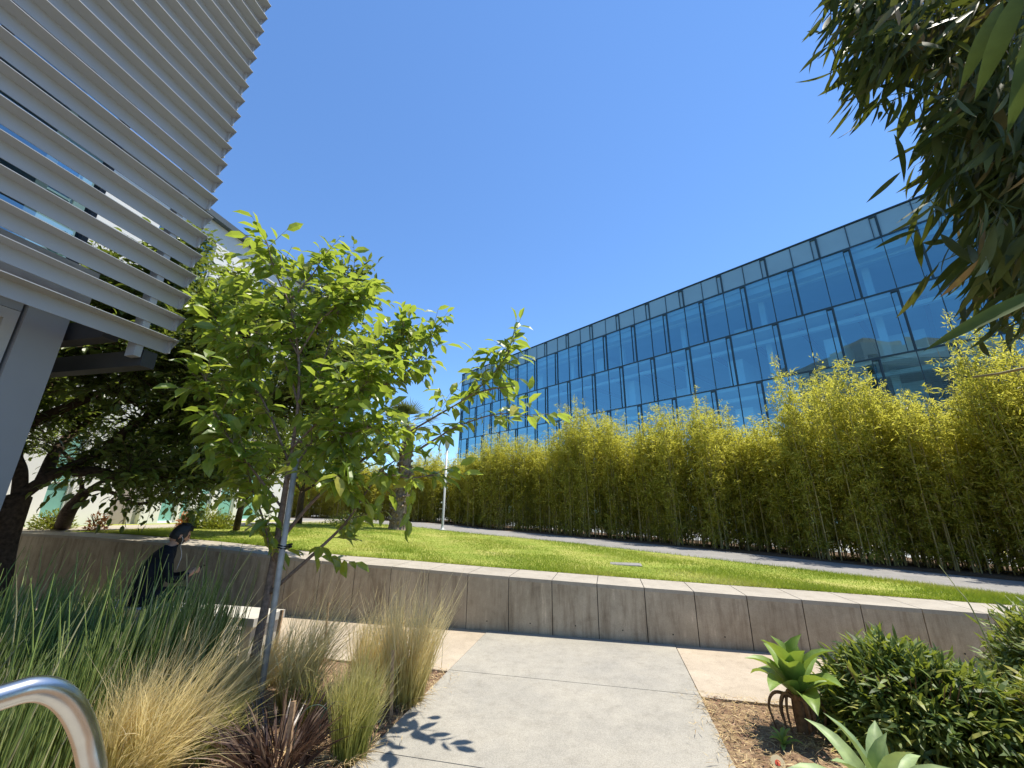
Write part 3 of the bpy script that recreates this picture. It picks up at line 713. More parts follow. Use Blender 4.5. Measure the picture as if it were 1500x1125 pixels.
for (a, b, z0, z1) in wins:
    f = MB(); t = .05; u0, u1 = UPB - .14, UPB - .06
    f.uwbox(u0, u1, a, a + t, z0, z1); f.uwbox(u0, u1, b - t, b, z0, z1)
    f.uwbox(u0, u1, a + t, b - t, z0, z0 + t); f.uwbox(u0, u1, a + t, b - t, z1 - t, z1)
    for q in (.33, .66): f.uwbox(u0, u1, a + t, b - t, z0 + (z1 - z0) * q - .025, z0 + (z1 - z0) * q + .025)
    f.uwbox(u0 + .003, u1 + .003, (a + b) / 2 - .03, (a + b) / 2 + .03, z0 + t, z1 - t)
    wo = f.build('window', M['whiteframe'], root)
    MB().add([uw(UPB - .11, a, z0), uw(UPB - .11, b, z0), uw(UPB - .11, b, z1), uw(UPB - .11, a, z1)], [(0, 1, 2, 3)]).build('pane', M['pane2'], wo)
for i, (a, b, z0, z1) in enumerate(op):
    if i == 1:
        d = MB(); d.uwbox(UPB - .30, UPB - .22, a, a + (b - a) * .72, z0, z1); d.build('door', M['taupe'], root)
        d = MB(); d.uwbox(UPB - .28, UPB - .16, a + (b - a) * .72 + .002, b, z0, z1); d.build('door_panel', M['greyp'], root)
        continue
    f = MB(); t = .05; u0, u1 = UPB - .16, UPB - .07
    f.uwbox(u0, u1, a, a + t, z0, z1); f.uwbox(u0, u1, b - t, b, z0, z1); f.uwbox(u0, u1, a + t, b - t, z0, z0 + t); f.uwbox(u0, u1, a + t, b - t, z1 - t, z1)
    f.uwbox(u0, u1, a + t, b - t, z0 + .85, z0 + .90)
    wo = f.build('window', M['whiteframe'], root)
    MB().add([uw(UPB - .12, a, z0), uw(UPB - .12, b, z0), uw(UPB - .12, b, z1), uw(UPB - .12, a, z1)], [(0, 1, 2, 3)]).build('pane', M['teal'], wo)

# ================================================================== VEGETATION
def brpts(lst, n=5):
    return catmull(np.array([at(*q) for q in lst]), n)
def twigs_leaves(paths, rng, nt, leafn, tl, ll, lw, start=.2, up=.35, droop=.5, spread=1.0, dens=None):
    """twigs growing off the given branch paths, leaves alternating along them"""
    T = []; P = []; Fw = []; Nn = []
    lens = np.array([np.sum(np.linalg.norm(np.diff(p, axis=0), axis=1)) for p in paths])
    wts = lens * (np.array(dens) if dens is not None else 1); wts = wts / wts.sum()
    for _ in range(nt):
        p = paths[rng.choice(len(paths), p=wts)]
        t = start + (1 - start) * rng.random() ** .8
        i = min(int(t * (len(p) - 1)), len(p) - 2); o = p[i] + (p[i + 1] - p[i]) * rng.random()
        tan = unit(p[i + 1] - p[i]); d = unit(tan * .6 + rng.normal(size=3) * .6 * spread + Z * up)
        L = rng.uniform(*tl); k = 5
        q = np.array([o + d * L * s + Z * (-.10 * L * s * s) for s in np.linspace(0, 1, k)]); T.append(q)
        m = max(2, int(leafn * L / tl[1] * rng.uniform(.7, 1.3)))
        sd = unit(np.cross(d, Z) + 1e-3)
        for j in range(m):
            s = (j + .6) / m; c = o + d * L * s + Z * (-.10 * L * s * s)
            sgn = 1 if j % 2 else -1
            if j == m - 1: f = d + rng.normal(size=3) * .2
            else: f = d * .55 + sd * sgn * .8 + rng.normal(size=3) * .3
            f = unit(f) - Z * droop * rng.uniform(.2, 1.3)
            P.append(c); Fw.append(f); Nn.append(Z + rng.normal(size=3) * .42)
    P, Fw, Nn = map(np.array, (P, Fw, Nn)); N = len(P)
    L = rng.uniform(*ll, N); V, F = scatter(LEAF8, P, Fw, Nn, L, L * rng.uniform(*lw, N))
    return T, V, F
def young_tree():
    rng = np.random.default_rng(5)
    base = gz(364, 1034)
    root = empty('young_tree', base, 'slender young tree with bright green drooping leaves beside the concrete bench', 'tree')
    trunk = brpts([(364, 1034, 4.68), (374, 960, 4.68), (388, 890, 4.68), (400, 825, 4.66), (412, 755, 4.62), (424, 680, 4.6)])
    trunk[0] = base - Z * .03
    B_ = [
        [(424, 680, 4.6), (436, 600, 4.6), (437, 520, 4.65), (425, 450, 4.7), (404, 400, 4.72), (390, 352, 4.72)],
        [(396, 868, 4.66), (430, 838, 4.55), (472, 800, 4.45), (506, 766, 4.38), (530, 730, 4.32), (557, 693, 4.26), (587, 669, 4.2), (611, 660, 4.15)],
        [(611, 660, 4.15), (640, 642, 4.1), (672, 624, 4.05), (732, 606, 3.98), (792, 612, 3.95)],
        [(557, 693, 4.26), (600, 700, 4.25), (640, 694, 4.2)],
        [(408, 795, 4.64), (460, 733, 4.55), (521, 681, 4.48), (570, 650, 4.4), (640, 609, 4.3), (690, 578, 4.22), (732, 536, 4.18), (756, 496, 4.18)],
        [(690, 578, 4.22), (720, 570, 4.15), (752, 566, 4.1)],
        [(421, 700, 4.6), (470, 630, 4.7), (520, 570, 4.75), (572, 520, 4.8), (592, 482, 4.8)],
        [(520, 570, 4.75), (580, 558, 4.65), (624, 514, 4.6), (634, 484, 4.6)],
        [(436, 600, 4.6), (468, 540, 4.8), (492, 475, 4.9), (500, 412, 4.9)],
        [(424, 680, 4.6), (392, 600, 4.8), (352, 530, 5.2), (322, 480, 5.8), (304, 450, 6.0)],
        [(437, 520, 4.65), (404, 465, 4.9), (362, 430, 5.6), (342, 412, 5.9)],
        [(414, 745, 4.62), (372, 690, 4.65), (335, 640, 4.7), (308, 585, 4.7), (300, 552, 4.75)],
        [(424, 660, 4.6), (480, 605, 4.3), (530, 566, 4.1), (556, 545, 4.05)],
        [(402, 825, 4.66), (394, 800, 4.5), (390, 775, 4.42), (388, 752, 4.4)],
        [(428, 640, 4.6), (462, 655, 4.35), (500, 640, 4.15), (552, 622, 4.0)],
        [(436, 590, 4.6), (420, 540, 4.7), (384, 505, 4.8), (352, 520, 4.9)],
        [(425, 440, 4.7), (458, 402, 4.75), (472, 378, 4.75)],
        [(437, 520, 4.65), (470, 470, 4.55), (505, 440, 4.5), (518, 428, 4.5)],
        [(421, 700, 4.6), (450, 700, 4.3), (480, 710, 4.15), (520, 700, 4.05)],
        [(404, 815, 4.65), (372, 720, 4.9), (352, 650, 5.1), (340, 600, 5.3)],
    ]
    paths = [brpts(b) for b in B_]
    dens = [1.0, .5, .62, 1.2, .8, .3, 2.2, 1.5, 1.7, 1.2, .9, 1.5, 2.3, .8, 2.5, 1.5, .9, 2.0, 2.0, 1.3]
    T, V, F = twigs_leaves(paths, rng, 700, 8, (.16, .46), (.12, .215), (.44, .54), .18, .22, .7, 1.1, dens)
    tb = MB(); tb.tube(trunk, np.linspace(.042, .024, len(trunk)), 10); tb.build('trunk', M['bark'], root, True)
    lb = MB()
    for p, b in zip(paths, B_):
        L = len(p); r0 = .019 if b in (B_[0], B_[1], B_[4]) else .012
        lb.tube(p, np.linspace(r0, .0035, L), 7)
    for q in T: lb.tube(q, np.linspace(.0034, .0014, len(q)), 4, cap=False)
    # bare shoots at the top right
    for a, b in (((515, 470), (541, 449)), ((545, 500), (556, 487)), ((590, 560), (648, 492)), ((560, 515), (566, 470)), ((700, 575), (716, 532)), ((620, 560), (596, 492))):
        lb.tube(np.array([at(*a, 4.6), (at(*a, 4.6) + at(*b, 4.6)) / 2 + Z * .01, at(*b, 4.6)]), [.004, .003, .0015], 4)
    lb.build('branches', M['bark'], root, True)
    np_mesh('crown', V, F, M['leaf'], root)
young_tree()
# galvanised support post with its tie
pb = gz(376, 1056)
root = empty('tree_support_post', pb, 'grey galvanised post propping up the slender young tree', 'post')
ptop = at(434, 672, math.hypot(pb[0], pb[1]) + .01)
mb = MB(); mb.tube([pb - Z * .05, (pb + ptop) / 2, ptop], .024, 12); mb.build('post', M['galv'], root, True)
mb = MB(); c = pb + (ptop - pb) * .62
for k in range(2):
    a = np.linspace(0, 2 * math.pi, 15); mb.tube(np.array([c + Z * (.02 * k) + np.array([.05 * math.cos(t) - .01, .075 * math.sin(t) + .05, .006 * math.sin(2 * t)]) for t in a]), .006, 5)
mb.build('tie_strap', M['dark'], root)

def shade_tree(name, base, trunkpts, limbs, label, seed, nt, ll, mat, lat=None, r0=.13, tl=(.3, .8), leafn=12, bark='bark2', start=.25, up=.25, rl=.07):
    rng = np.random.default_rng(seed)
    root = empty(name, base, label, 'tree')
    trunk = brpts(trunkpts); trunk[0] = np.array(base) - Z * .08
    paths = [brpts(b) for b in limbs]
    subs = []
    for p in paths:                                    # secondary limbs spreading sideways and up
        for _ in range(5):
            i = rng.integers(len(p) // 3, len(p) - 1); t = unit(p[min(i + 1, len(p) - 1)] - p[i - 1])
            d = unit(t * .5 + rng.normal(size=3) * np.array([.8, .8, .25]) + Z * .28); L = rng.uniform(.7, 1.7) * (r0 / .13) ** .5
            subs.append(catmull(np.array([p[i], p[i] + d * L * .5 + rng.normal(size=3) * .06, p[i] + d * L + Z * rng.uniform(-.1, .2)]), 4))
    T, V, F = twigs_leaves(paths + subs, rng, nt, leafn, tl, ll, (.45, .6), start, up, .35, 1.0)
    tb = MB(); tb.tube(trunk, np.linspace(r0 * 1.15, r0 * .8, len(trunk)), 12); tb.build('trunk', M[bark], root, True)
    lb = MB()
    for p in paths: lb.tube(p, np.linspace(rl, .012, len(p)), 8)
    for p in subs: lb.tube(p, np.linspace(rl * .3, .006, len(p)), 6)
    for q in T: lb.tube(q, np.linspace(.005, .002, len(q)), 3, cap=False)
    lb.build('branches', M[bark], root, True)
    np_mesh('crown', V, F, M[mat], root)
    return root
DT = 9.3
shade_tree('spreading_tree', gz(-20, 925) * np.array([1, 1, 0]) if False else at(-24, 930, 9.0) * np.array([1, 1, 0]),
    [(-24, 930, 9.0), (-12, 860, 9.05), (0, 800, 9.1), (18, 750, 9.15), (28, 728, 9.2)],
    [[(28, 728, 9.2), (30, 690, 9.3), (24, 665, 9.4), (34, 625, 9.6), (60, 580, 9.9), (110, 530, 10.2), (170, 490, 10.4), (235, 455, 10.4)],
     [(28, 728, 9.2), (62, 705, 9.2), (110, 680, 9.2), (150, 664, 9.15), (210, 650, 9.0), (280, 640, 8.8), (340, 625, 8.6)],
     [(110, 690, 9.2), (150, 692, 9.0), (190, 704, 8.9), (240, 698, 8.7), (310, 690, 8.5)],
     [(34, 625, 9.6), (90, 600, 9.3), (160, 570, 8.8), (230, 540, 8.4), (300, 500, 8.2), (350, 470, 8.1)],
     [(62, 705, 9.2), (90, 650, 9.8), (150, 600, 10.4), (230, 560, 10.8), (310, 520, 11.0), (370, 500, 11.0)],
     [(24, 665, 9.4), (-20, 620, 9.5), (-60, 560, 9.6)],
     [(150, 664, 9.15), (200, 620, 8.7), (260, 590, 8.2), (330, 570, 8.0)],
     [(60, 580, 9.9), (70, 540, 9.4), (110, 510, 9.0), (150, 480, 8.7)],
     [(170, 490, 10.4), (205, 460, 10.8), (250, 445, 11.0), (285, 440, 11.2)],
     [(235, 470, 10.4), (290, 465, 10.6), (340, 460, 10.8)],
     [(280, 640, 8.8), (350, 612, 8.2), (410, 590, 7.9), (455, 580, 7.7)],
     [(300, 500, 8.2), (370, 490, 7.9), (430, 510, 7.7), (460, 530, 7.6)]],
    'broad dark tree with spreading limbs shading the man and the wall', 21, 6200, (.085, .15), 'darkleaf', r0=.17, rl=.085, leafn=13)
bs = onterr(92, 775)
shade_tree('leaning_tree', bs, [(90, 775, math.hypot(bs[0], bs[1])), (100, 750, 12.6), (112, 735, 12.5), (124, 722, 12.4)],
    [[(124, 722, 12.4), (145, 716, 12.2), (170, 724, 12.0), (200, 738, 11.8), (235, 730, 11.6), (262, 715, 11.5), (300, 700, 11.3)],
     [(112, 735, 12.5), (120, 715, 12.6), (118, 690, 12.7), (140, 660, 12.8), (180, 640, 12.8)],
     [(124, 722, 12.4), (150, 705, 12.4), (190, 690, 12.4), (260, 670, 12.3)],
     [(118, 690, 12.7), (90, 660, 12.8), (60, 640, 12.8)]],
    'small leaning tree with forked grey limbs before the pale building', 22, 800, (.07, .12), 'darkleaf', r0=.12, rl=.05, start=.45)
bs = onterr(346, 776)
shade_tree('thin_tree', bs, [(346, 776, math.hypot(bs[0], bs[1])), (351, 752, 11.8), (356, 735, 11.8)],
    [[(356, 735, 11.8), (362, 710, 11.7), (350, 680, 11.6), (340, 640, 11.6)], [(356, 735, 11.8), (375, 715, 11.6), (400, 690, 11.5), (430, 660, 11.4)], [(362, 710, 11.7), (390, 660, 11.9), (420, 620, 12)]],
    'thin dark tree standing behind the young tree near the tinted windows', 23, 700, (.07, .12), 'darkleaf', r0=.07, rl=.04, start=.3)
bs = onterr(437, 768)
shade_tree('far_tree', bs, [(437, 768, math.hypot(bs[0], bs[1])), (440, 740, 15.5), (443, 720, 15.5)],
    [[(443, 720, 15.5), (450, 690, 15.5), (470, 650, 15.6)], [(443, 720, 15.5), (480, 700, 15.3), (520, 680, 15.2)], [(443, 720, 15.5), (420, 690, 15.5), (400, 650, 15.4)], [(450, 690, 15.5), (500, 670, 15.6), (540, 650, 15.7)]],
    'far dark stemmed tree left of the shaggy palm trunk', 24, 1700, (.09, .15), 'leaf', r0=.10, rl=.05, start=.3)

# palm with a shaggy trunk
pbase = onterr(581, 776)
Dp = math.hypot(pbase[0], pbase[1])
root = empty('palm_tree', pbase, 'palm with a thick shaggy trunk on the lawn left of the lamp post', 'palm')
rng = np.random.default_rng(31)
mb = MB()
pts = np.array([[0, 0, -.05], [0, 0, .15], [.02, 0, .6], [.05, 0, 1.2], [.08, .0, 1.8], [.10, 0, 2.6], [.11, 0, 3.4]]) + pbase
mb.tube(catmull(pts, 5), np.interp(np.linspace(0, 1, 31), [0, .12, .3, .5, 1], [.34, .27, .24, .22, .17]), 14)
for k in range(260):                                    # old leaf bases
    h = .15 + rng.random() * 2.6; a = rng.uniform(0, 2 * math.pi); r = .23 + .07 * (h < 1.9)
    o = np.array([math.cos(a), math.sin(a), 0]); s = np.cross(o, Z)
    c = pbase + [.05 * h / 1.5, 0, h] + o * r * .85; tip = c + o * rng.uniform(.05, .13) + Z * rng.uniform(.02, .12)
    mb.add([c - s * .045, c + s * .045, tip + s * .02, tip - s * .02, c - s * .03 + Z * .09, c + s * .03 + Z * .09], [(0, 1, 2, 3), (3, 2, 5, 4), (0, 3, 4), (1, 5, 2)])
mb.build('trunk', M['palmbark'], root, False)
parts = []; st = MB()
top = pbase + [.11, 0, 3.4]
for k in range(26):
    a = rng.uniform(0, 2 * math.pi); e = rng.uniform(-.5, 1.3); d = np.array([math.cos(a) * math.cos(e), math.sin(a) * math.cos(e), math.sin(e)])
    L = rng.uniform(.45, .7); c = top + d * L; st.tube([top, top + d * L * .5, c], [.012, .009, .006], 4)
    s = unit(np.cross(d, Z)); n = np.cross(s, d); N = 22
    ang = np.linspace(-1.3, 1.3, N); f = d[None] * np.cos(ang)[:, None] + s[None] * np.sin(ang)[:, None] - Z * .12
    parts.append(scatter(LANCE, np.repeat(c[None], N, 0), f, np.repeat(n[None], N, 0) + rng.normal(size=(N, 3)) * .15, rng.uniform(.45, .65, N), .03))
st.build('leaf_stalks', M['frond'], root)
V, F = merge(parts); np_mesh('crown', V, F, M['frond'], root)

# ------------------------------------------------------------------ bamboo hedge
def bamboo_variant(seed):
    rng = np.random.default_rng(seed); cb = MB(); P = []; Fw = []; Nn = []; LL = []
    H = 4.25
    for k in range(46):
        a = rng.uniform(0, 2 * math.pi); r = math.sqrt(rng.random()); b = np.array([r * math.cos(a) * .50, r * math.sin(a) * .98, 0])
        h = H * rng.uniform(.68, .97) * (1.14 if k < 5 else 1); out = unit(np.array([b[0], b[1], 0]) + rng.normal(size=3) * [.25, .25, 0])
        ln = rng.uniform(.05, .34)
        pts = np.array([b + out * ln * t ** 2.2 + Z * h * t for t in np.linspace(0, 1, 7)])
        cb.tube(pts, np.linspace(.013, .003, 7), 5, cap=False)
        ns = 46
        for j in range(ns):
            t = .04 + .96 * (j + rng.random()) / ns
            if t < .28 and rng.random() < .28: continue
            if t < .40 and rng.random() < .22: continue
            c = b + out * ln * t ** 2.2 + Z * h * t
            if t > .6 and rng.random() < .38: continue
            reach = .36 * (1 - .72 * max(0, (t - .72) / .28)) * (.75 if t < .3 else 1)
            aa = rng.uniform(0, 2 * math.pi); d = np.array([math.cos(aa), math.sin(aa), rng.uniform(-.1, .7)])
            e = c + d * reach * rng.uniform(.3, 1.1)
            nl = 15
            f = unit(d)[None] * .5 + rng.normal(size=(nl, 3)) * .62 - Z * .12
            P.append(c[None] + (e - c)[None] * rng.uniform(.35, 1.1, (nl, 1)) + rng.normal(size=(nl, 3)) * .045); Fw.append(f); Nn.append(np.tile(Z, (nl, 1)) + rng.normal(size=(nl, 3)) * .5)
            LL.append(rng.uniform(.08, .155, nl) * (0.8 if t > .9 else 1))
    P, Fw, Nn, LL = np.concatenate(P), np.concatenate(Fw), np.concatenate(Nn), np.concatenate(LL)
    V, F = scatter(LEAF4, P, Fw, Nn, LL, LL * .23)
    return cb, V, F
hl = smoothpoly([f + unit(f - n) * 2.05 for n, f in zip(near, far)])
seglen = np.concatenate([[0], np.cumsum(np.linalg.norm(np.diff(hl, axis=0), axis=1))])
def hpos(s): return np.array([np.interp(s, seglen, hl[:, 0]), np.interp(s, seglen, hl[:, 1])])
# hedge height read along the photograph: (azimuth, height above the ground)
hz = [(-30, 2.6), (-14, 2.6), (-9.4, 3.05), (-4.8, 3.5), (0, 3.8), (4.8, 4.1), (9.7, 4.35), (14.7, 4.35), (19.2, 4.2), (23.6, 3.95), (27, 4.15), (30, 4.25), (33.6, 3.85), (37, 4.25), (40.4, 4.5), (43.4, 4.15), (46, 3.95), (47.6, 4.2), (50.8, 4.75), (53.5, 4.6), (60, 4.6), (90, 4.6)]
NV = 5
protos = [bamboo_variant(100 + k) for k in range(NV)]
lampP = onterr(648, 777)
clumps = []
s = 0.4; rng = np.random.default_rng(77)
while s < seglen[-1] - 2.2:
    nrm_ = unit(np.array([hpos(s + .2)[1] - hpos(s)[1], hpos(s)[0] - hpos(s + .2)[0]])); clumps.append(hpos(s) + rng.normal(size=2) * .05 + nrm_ * .30 * math.sin(len(clumps) * 1.15 + .8)); s += rng.uniform(.70, .82)
lampaz = math.atan2(lampP[0], lampP[1])
azs = [math.atan2(c[0], c[1]) for c in clumps]
order = sorted(range(len(clumps)), key=lambda i: azs[i]); nleft = sum(1 for a in azs if a < lampaz)
ORD = ['first', 'second', 'third', 'fourth', 'fifth', 'sixth', 'seventh', 'eighth', 'ninth', 'tenth', 'eleventh', 'twelfth', 'thirteenth', 'fourteenth', 'fifteenth', 'sixteenth', 'seventeenth', 'eighteenth', 'nineteenth', 'twentieth', 'twenty first', 'twenty second', 'twenty third', 'twenty fourth', 'twenty fifth', 'twenty sixth', 'twenty seventh', 'twenty eighth', 'twenty ninth', 'thirtieth', 'thirty first', 'thirty second', 'thirty third', 'thirty fourth', 'thirty fifth', 'thirty sixth', 'thirty seventh', 'thirty eighth', 'thirty ninth', 'fortieth', 'forty first', 'forty second', 'forty third', 'forty fourth']
pm = {}
for rank, i in enumerate(order):
    c = clumps[i]; P = np.array([c[0], c[1], 0.0]); P[2] = ztop(P @ U) + .01
    az = math.degrees(azs[i]); h = np.interp(az, [q[0] for q in hz], [q[1] for q in hz]) * (1.06 + .10 * math.sin(rank * 1.15 + .8) + .05 * math.sin(rank * 2.7)) * rng.uniform(.97, 1.04)
    if rank >= nleft: lab = 'bamboo clump in the tall hedge, %s to the right of the lamp post' % ORD[rank - nleft]
    else: lab = 'bamboo clump in the tall hedge, %s to the left of the lamp post' % ORD[nleft - 1 - rank]
    root = empty('bamboo_clump', P, lab, 'bamboo', 'bamboo clumps of the hedge along the path')
    sI = np.argmin(np.linalg.norm(hl - c, axis=1)); tg = hl[min(sI + 1, len(hl) - 1)] - hl[max(sI - 1, 0)]
    root.rotation_euler = (0, 0, math.atan2(tg[1], tg[0]) + rng.normal() * .2 + (math.pi if rank % 3 == 1 else 0)); sc = h / 4.25; root.scale = (1.0, 1.0, sc)
    v = rank % NV
    if v not in pm:
        cb, V, F = protos[v]
        a = cb.build('canes', M['cane']); b = np_mesh('foliage', V, F, M['bamboo'])
        a.parent = root; b.parent = root; pm[v] = (a, b)
    else:
        for src in pm[v]:
            o = src.copy(); COL.objects.link(o); o.parent = root

# ------------------------------------------------------------------ lawn blades
rng = np.random.default_rng(41)
NB = 190000
uvn = np.array([[p @ U[:2], p @ W[:2]] for p in near_s]); o_ = np.argsort(uvn[:, 0])
a = rng.uniform(-10.9, 8.4, NB); w1 = np.interp(a, uvn[o_, 0], uvn[o_, 1]); b = WALLW1 + .02 + (rng.random(NB) ** 1.5) * (w1 - WALLW1 - .05)
ok = w1 > WALLW1 + .1; a, b = a[ok], b[ok]
# bare and dry spots thin the turf
g = np.sin(a * 1.7 + 2 * np.sin(b * 1.1)) + np.sin(b * 2.3 + a * .6) ; keep = (g < 1.25) | (rng.random(len(a)) < .35)
a, b = a[keep], b[keep]; N = len(a)
P = U * a[:, None] + W * b[:, None] + Z * (ztop(a) + .002)[:, None]
hgt = rng.uniform(.02, .055, N) * (1 + .5 * np.sin(a * 2.1 + b * 1.3)) ; hgt = np.clip(hgt, .012, .08)
d = np.tile(Z, (N, 1)) + rng.normal(size=(N, 3)) * [.5, .5, 0]
# longer unmown blades along the wall and the path edge
k_ = 9000; e_ = rng.uniform(-10.5, 7.2, k_); ew_ = np.interp(e_, uvn[o_, 0], uvn[o_, 1]); near_wall = rng.random(k_) < .5
f_ = np.where(near_wall, WALLW1 + rng.exponential(.03, k_), ew_ - .02 - rng.normal(size=k_) * .05); e_, f_, near_wall = [q[ew_ > WALLW1 + .3] for q in (e_, f_, near_wall)]; k_ = len(e_)
P = np.vstack([P, U * e_[:, None] + W * f_[:, None] + Z * (ztop(e_) + .002)[:, None]]); hgt = np.concatenate([hgt, rng.uniform(.03, .085, k_)])
d = np.vstack([d, np.tile(Z, (k_, 1)) + rng.normal(size=(k_, 3)) * [.4, .4, 0] + W[None] * np.where(near_wall, -.45, .35)[:, None]]); a = np.concatenate([a, e_]); b = np.concatenate([b, f_]); N = len(a)
V, F = scatter(TRI, P, d, rng.normal(size=(N, 3)) * [1, 1, .1], hgt, rng.uniform(.004, .009, N))
tag(np_mesh('grass', V, F, M['turf'], None, False, np.repeat(np.clip(.42 + .20 * np.sin(a * 1.1 + 1.5 * np.sin(b * .9)) + .18 * np.sin(b * 1.9 - a * .5 + 1) + .14 * np.sin(a * 3.1 + b * 2.2), .05, 1), 3)), 'short sunlit lawn grass between the wall and the path', 'grass', None, 'stuff')
for (px, py), lab in (((915, 827), 'flat concrete lid set in the sunlit lawn near the wall coping'),):
    c = onterr(px, py); root = empty('utility_cover', c, lab, 'utility cover')
    mb = MB(); mb.frame(c - U * .26 - W * .17 - Z * .05, U * .52, W * .34, Z * .068); mb.build('lid', M['asphalt'], root)
    mb = MB()
    for (x0, x1, y0, y1) in ((-.30, .30, -.21, -.172), (-.30, .30, .172, .21), (-.30, -.262, -.171, .171), (.262, .30, -.171, .171)): mb.frame(c + U * x0 + W * y0 - Z * .05, U * (x1 - x0), W * (y1 - y0), Z * .062)
    mb.build('rim', M['asphalt'], root)

# ------------------------------------------------------------------ small shrubs by the pale building
def small_shrub(c, r, h, mat, label, seed, n=900, ll=(.05, .10)):
    rng = np.random.default_rng(seed); root = empty('shrub', c, label, 'shrub')
    st = MB()
    for k in range(9):
        a = rng.uniform(0, 6.28); st.tube([np.array(c), np.array(c) + [r * .3 * math.cos(a), r * .3 * math.sin(a), h * .4], np.array(c) + [r * .7 * math.cos(a), r * .7 * math.sin(a), h * .8]], [.012, .008, .004], 4)
    st.build('stems', M['deadstem'], root)
    q = rng.normal(size=(n, 3)); q = unit(q) * (rng.random((n, 1)) ** .45); q[:, 2] = np.abs(q[:, 2])
    P = np.array(c) + q * [r, r, h] * rng.uniform(.8, 1.12, (n, 1)); f = unit(q) + rng.normal(size=(n, 3)) * .5 + Z * .3
    L = rng.uniform(*ll, n); V, F = scatter(LEAF4, P, f, np.tile(Z, (n, 1)) + rng.normal(size=(n, 3)) * .6, L, L * .4)
    np_mesh('foliage', V, F, M[mat], root)
small_shrub(onterr(300, 774), .55, .55, 'shrub', 'round yellow green shrub below the tinted windows', 51)
small_shrub(onterr(281, 775), .22, .55, 'darkleaf', 'narrow dark shrub beside the orange flowers', 52, 600)
small_shrub(onterr(268, 775), .16, .42, 'orange', 'small bush of orange flowers by the pale wall', 53, 400)
small_shrub(onterr(322, 775), .40, .38, 'shrub', 'low shrub at the end of the planting beneath the windows', 54)
small_shrub(onterr(75, 776), .40, .40, 'shrub', 'yellowish shrub at the foot of the leaning tree', 55)
small_shrub(onterr(140, 777), .22, .40, 'orange', 'pinkish flowering plant before the white wall panel', 56, 260)
small_shrub(onterr(512, 770), .9, .45, 'shrub', 'low shrub mound beyond the lawn left of the palm', 57, 1200)

# ------------------------------------------------------------------ lamp post
root = empty('lamp_post', lampP, 'slim pale lamp post at the edge of the path before the hedge', 'lamp post')
mb = MB(); mb.lathe(lampP, [(.12, -.02), (.12, .03), (.06, .06), (.052, .16), (.042, .2), (.036, 2.9)], 14); mb.build('pole', M['lampmetal'], root, True)
mb = MB(); mb.lathe(lampP + Z * 2.9, [(.05, .0), (.075, .05), (.11, .30), (.12, .32), (.03, .40)], 14); mb.build('lamp_head', M['lampmetal'], root, True)

# ------------------------------------------------------------------ concrete bench
bc = uw(-4.8, 4.28, 0)
root = empty('bench', bc, 'long concrete slab bench standing along the retaining wall', 'bench')
mb = MB(); mb.uwbox(-6.0, -3.66, 4.06, 4.50, .40, .48); mb.build('seat', M['bench'], root)
for a in (-3.80, -5.95):
    mb = MB(); mb.uwbox(a, a + .10, 4.09, 4.47, 0.004, .398); mb.build('leg', M['bench'], root)

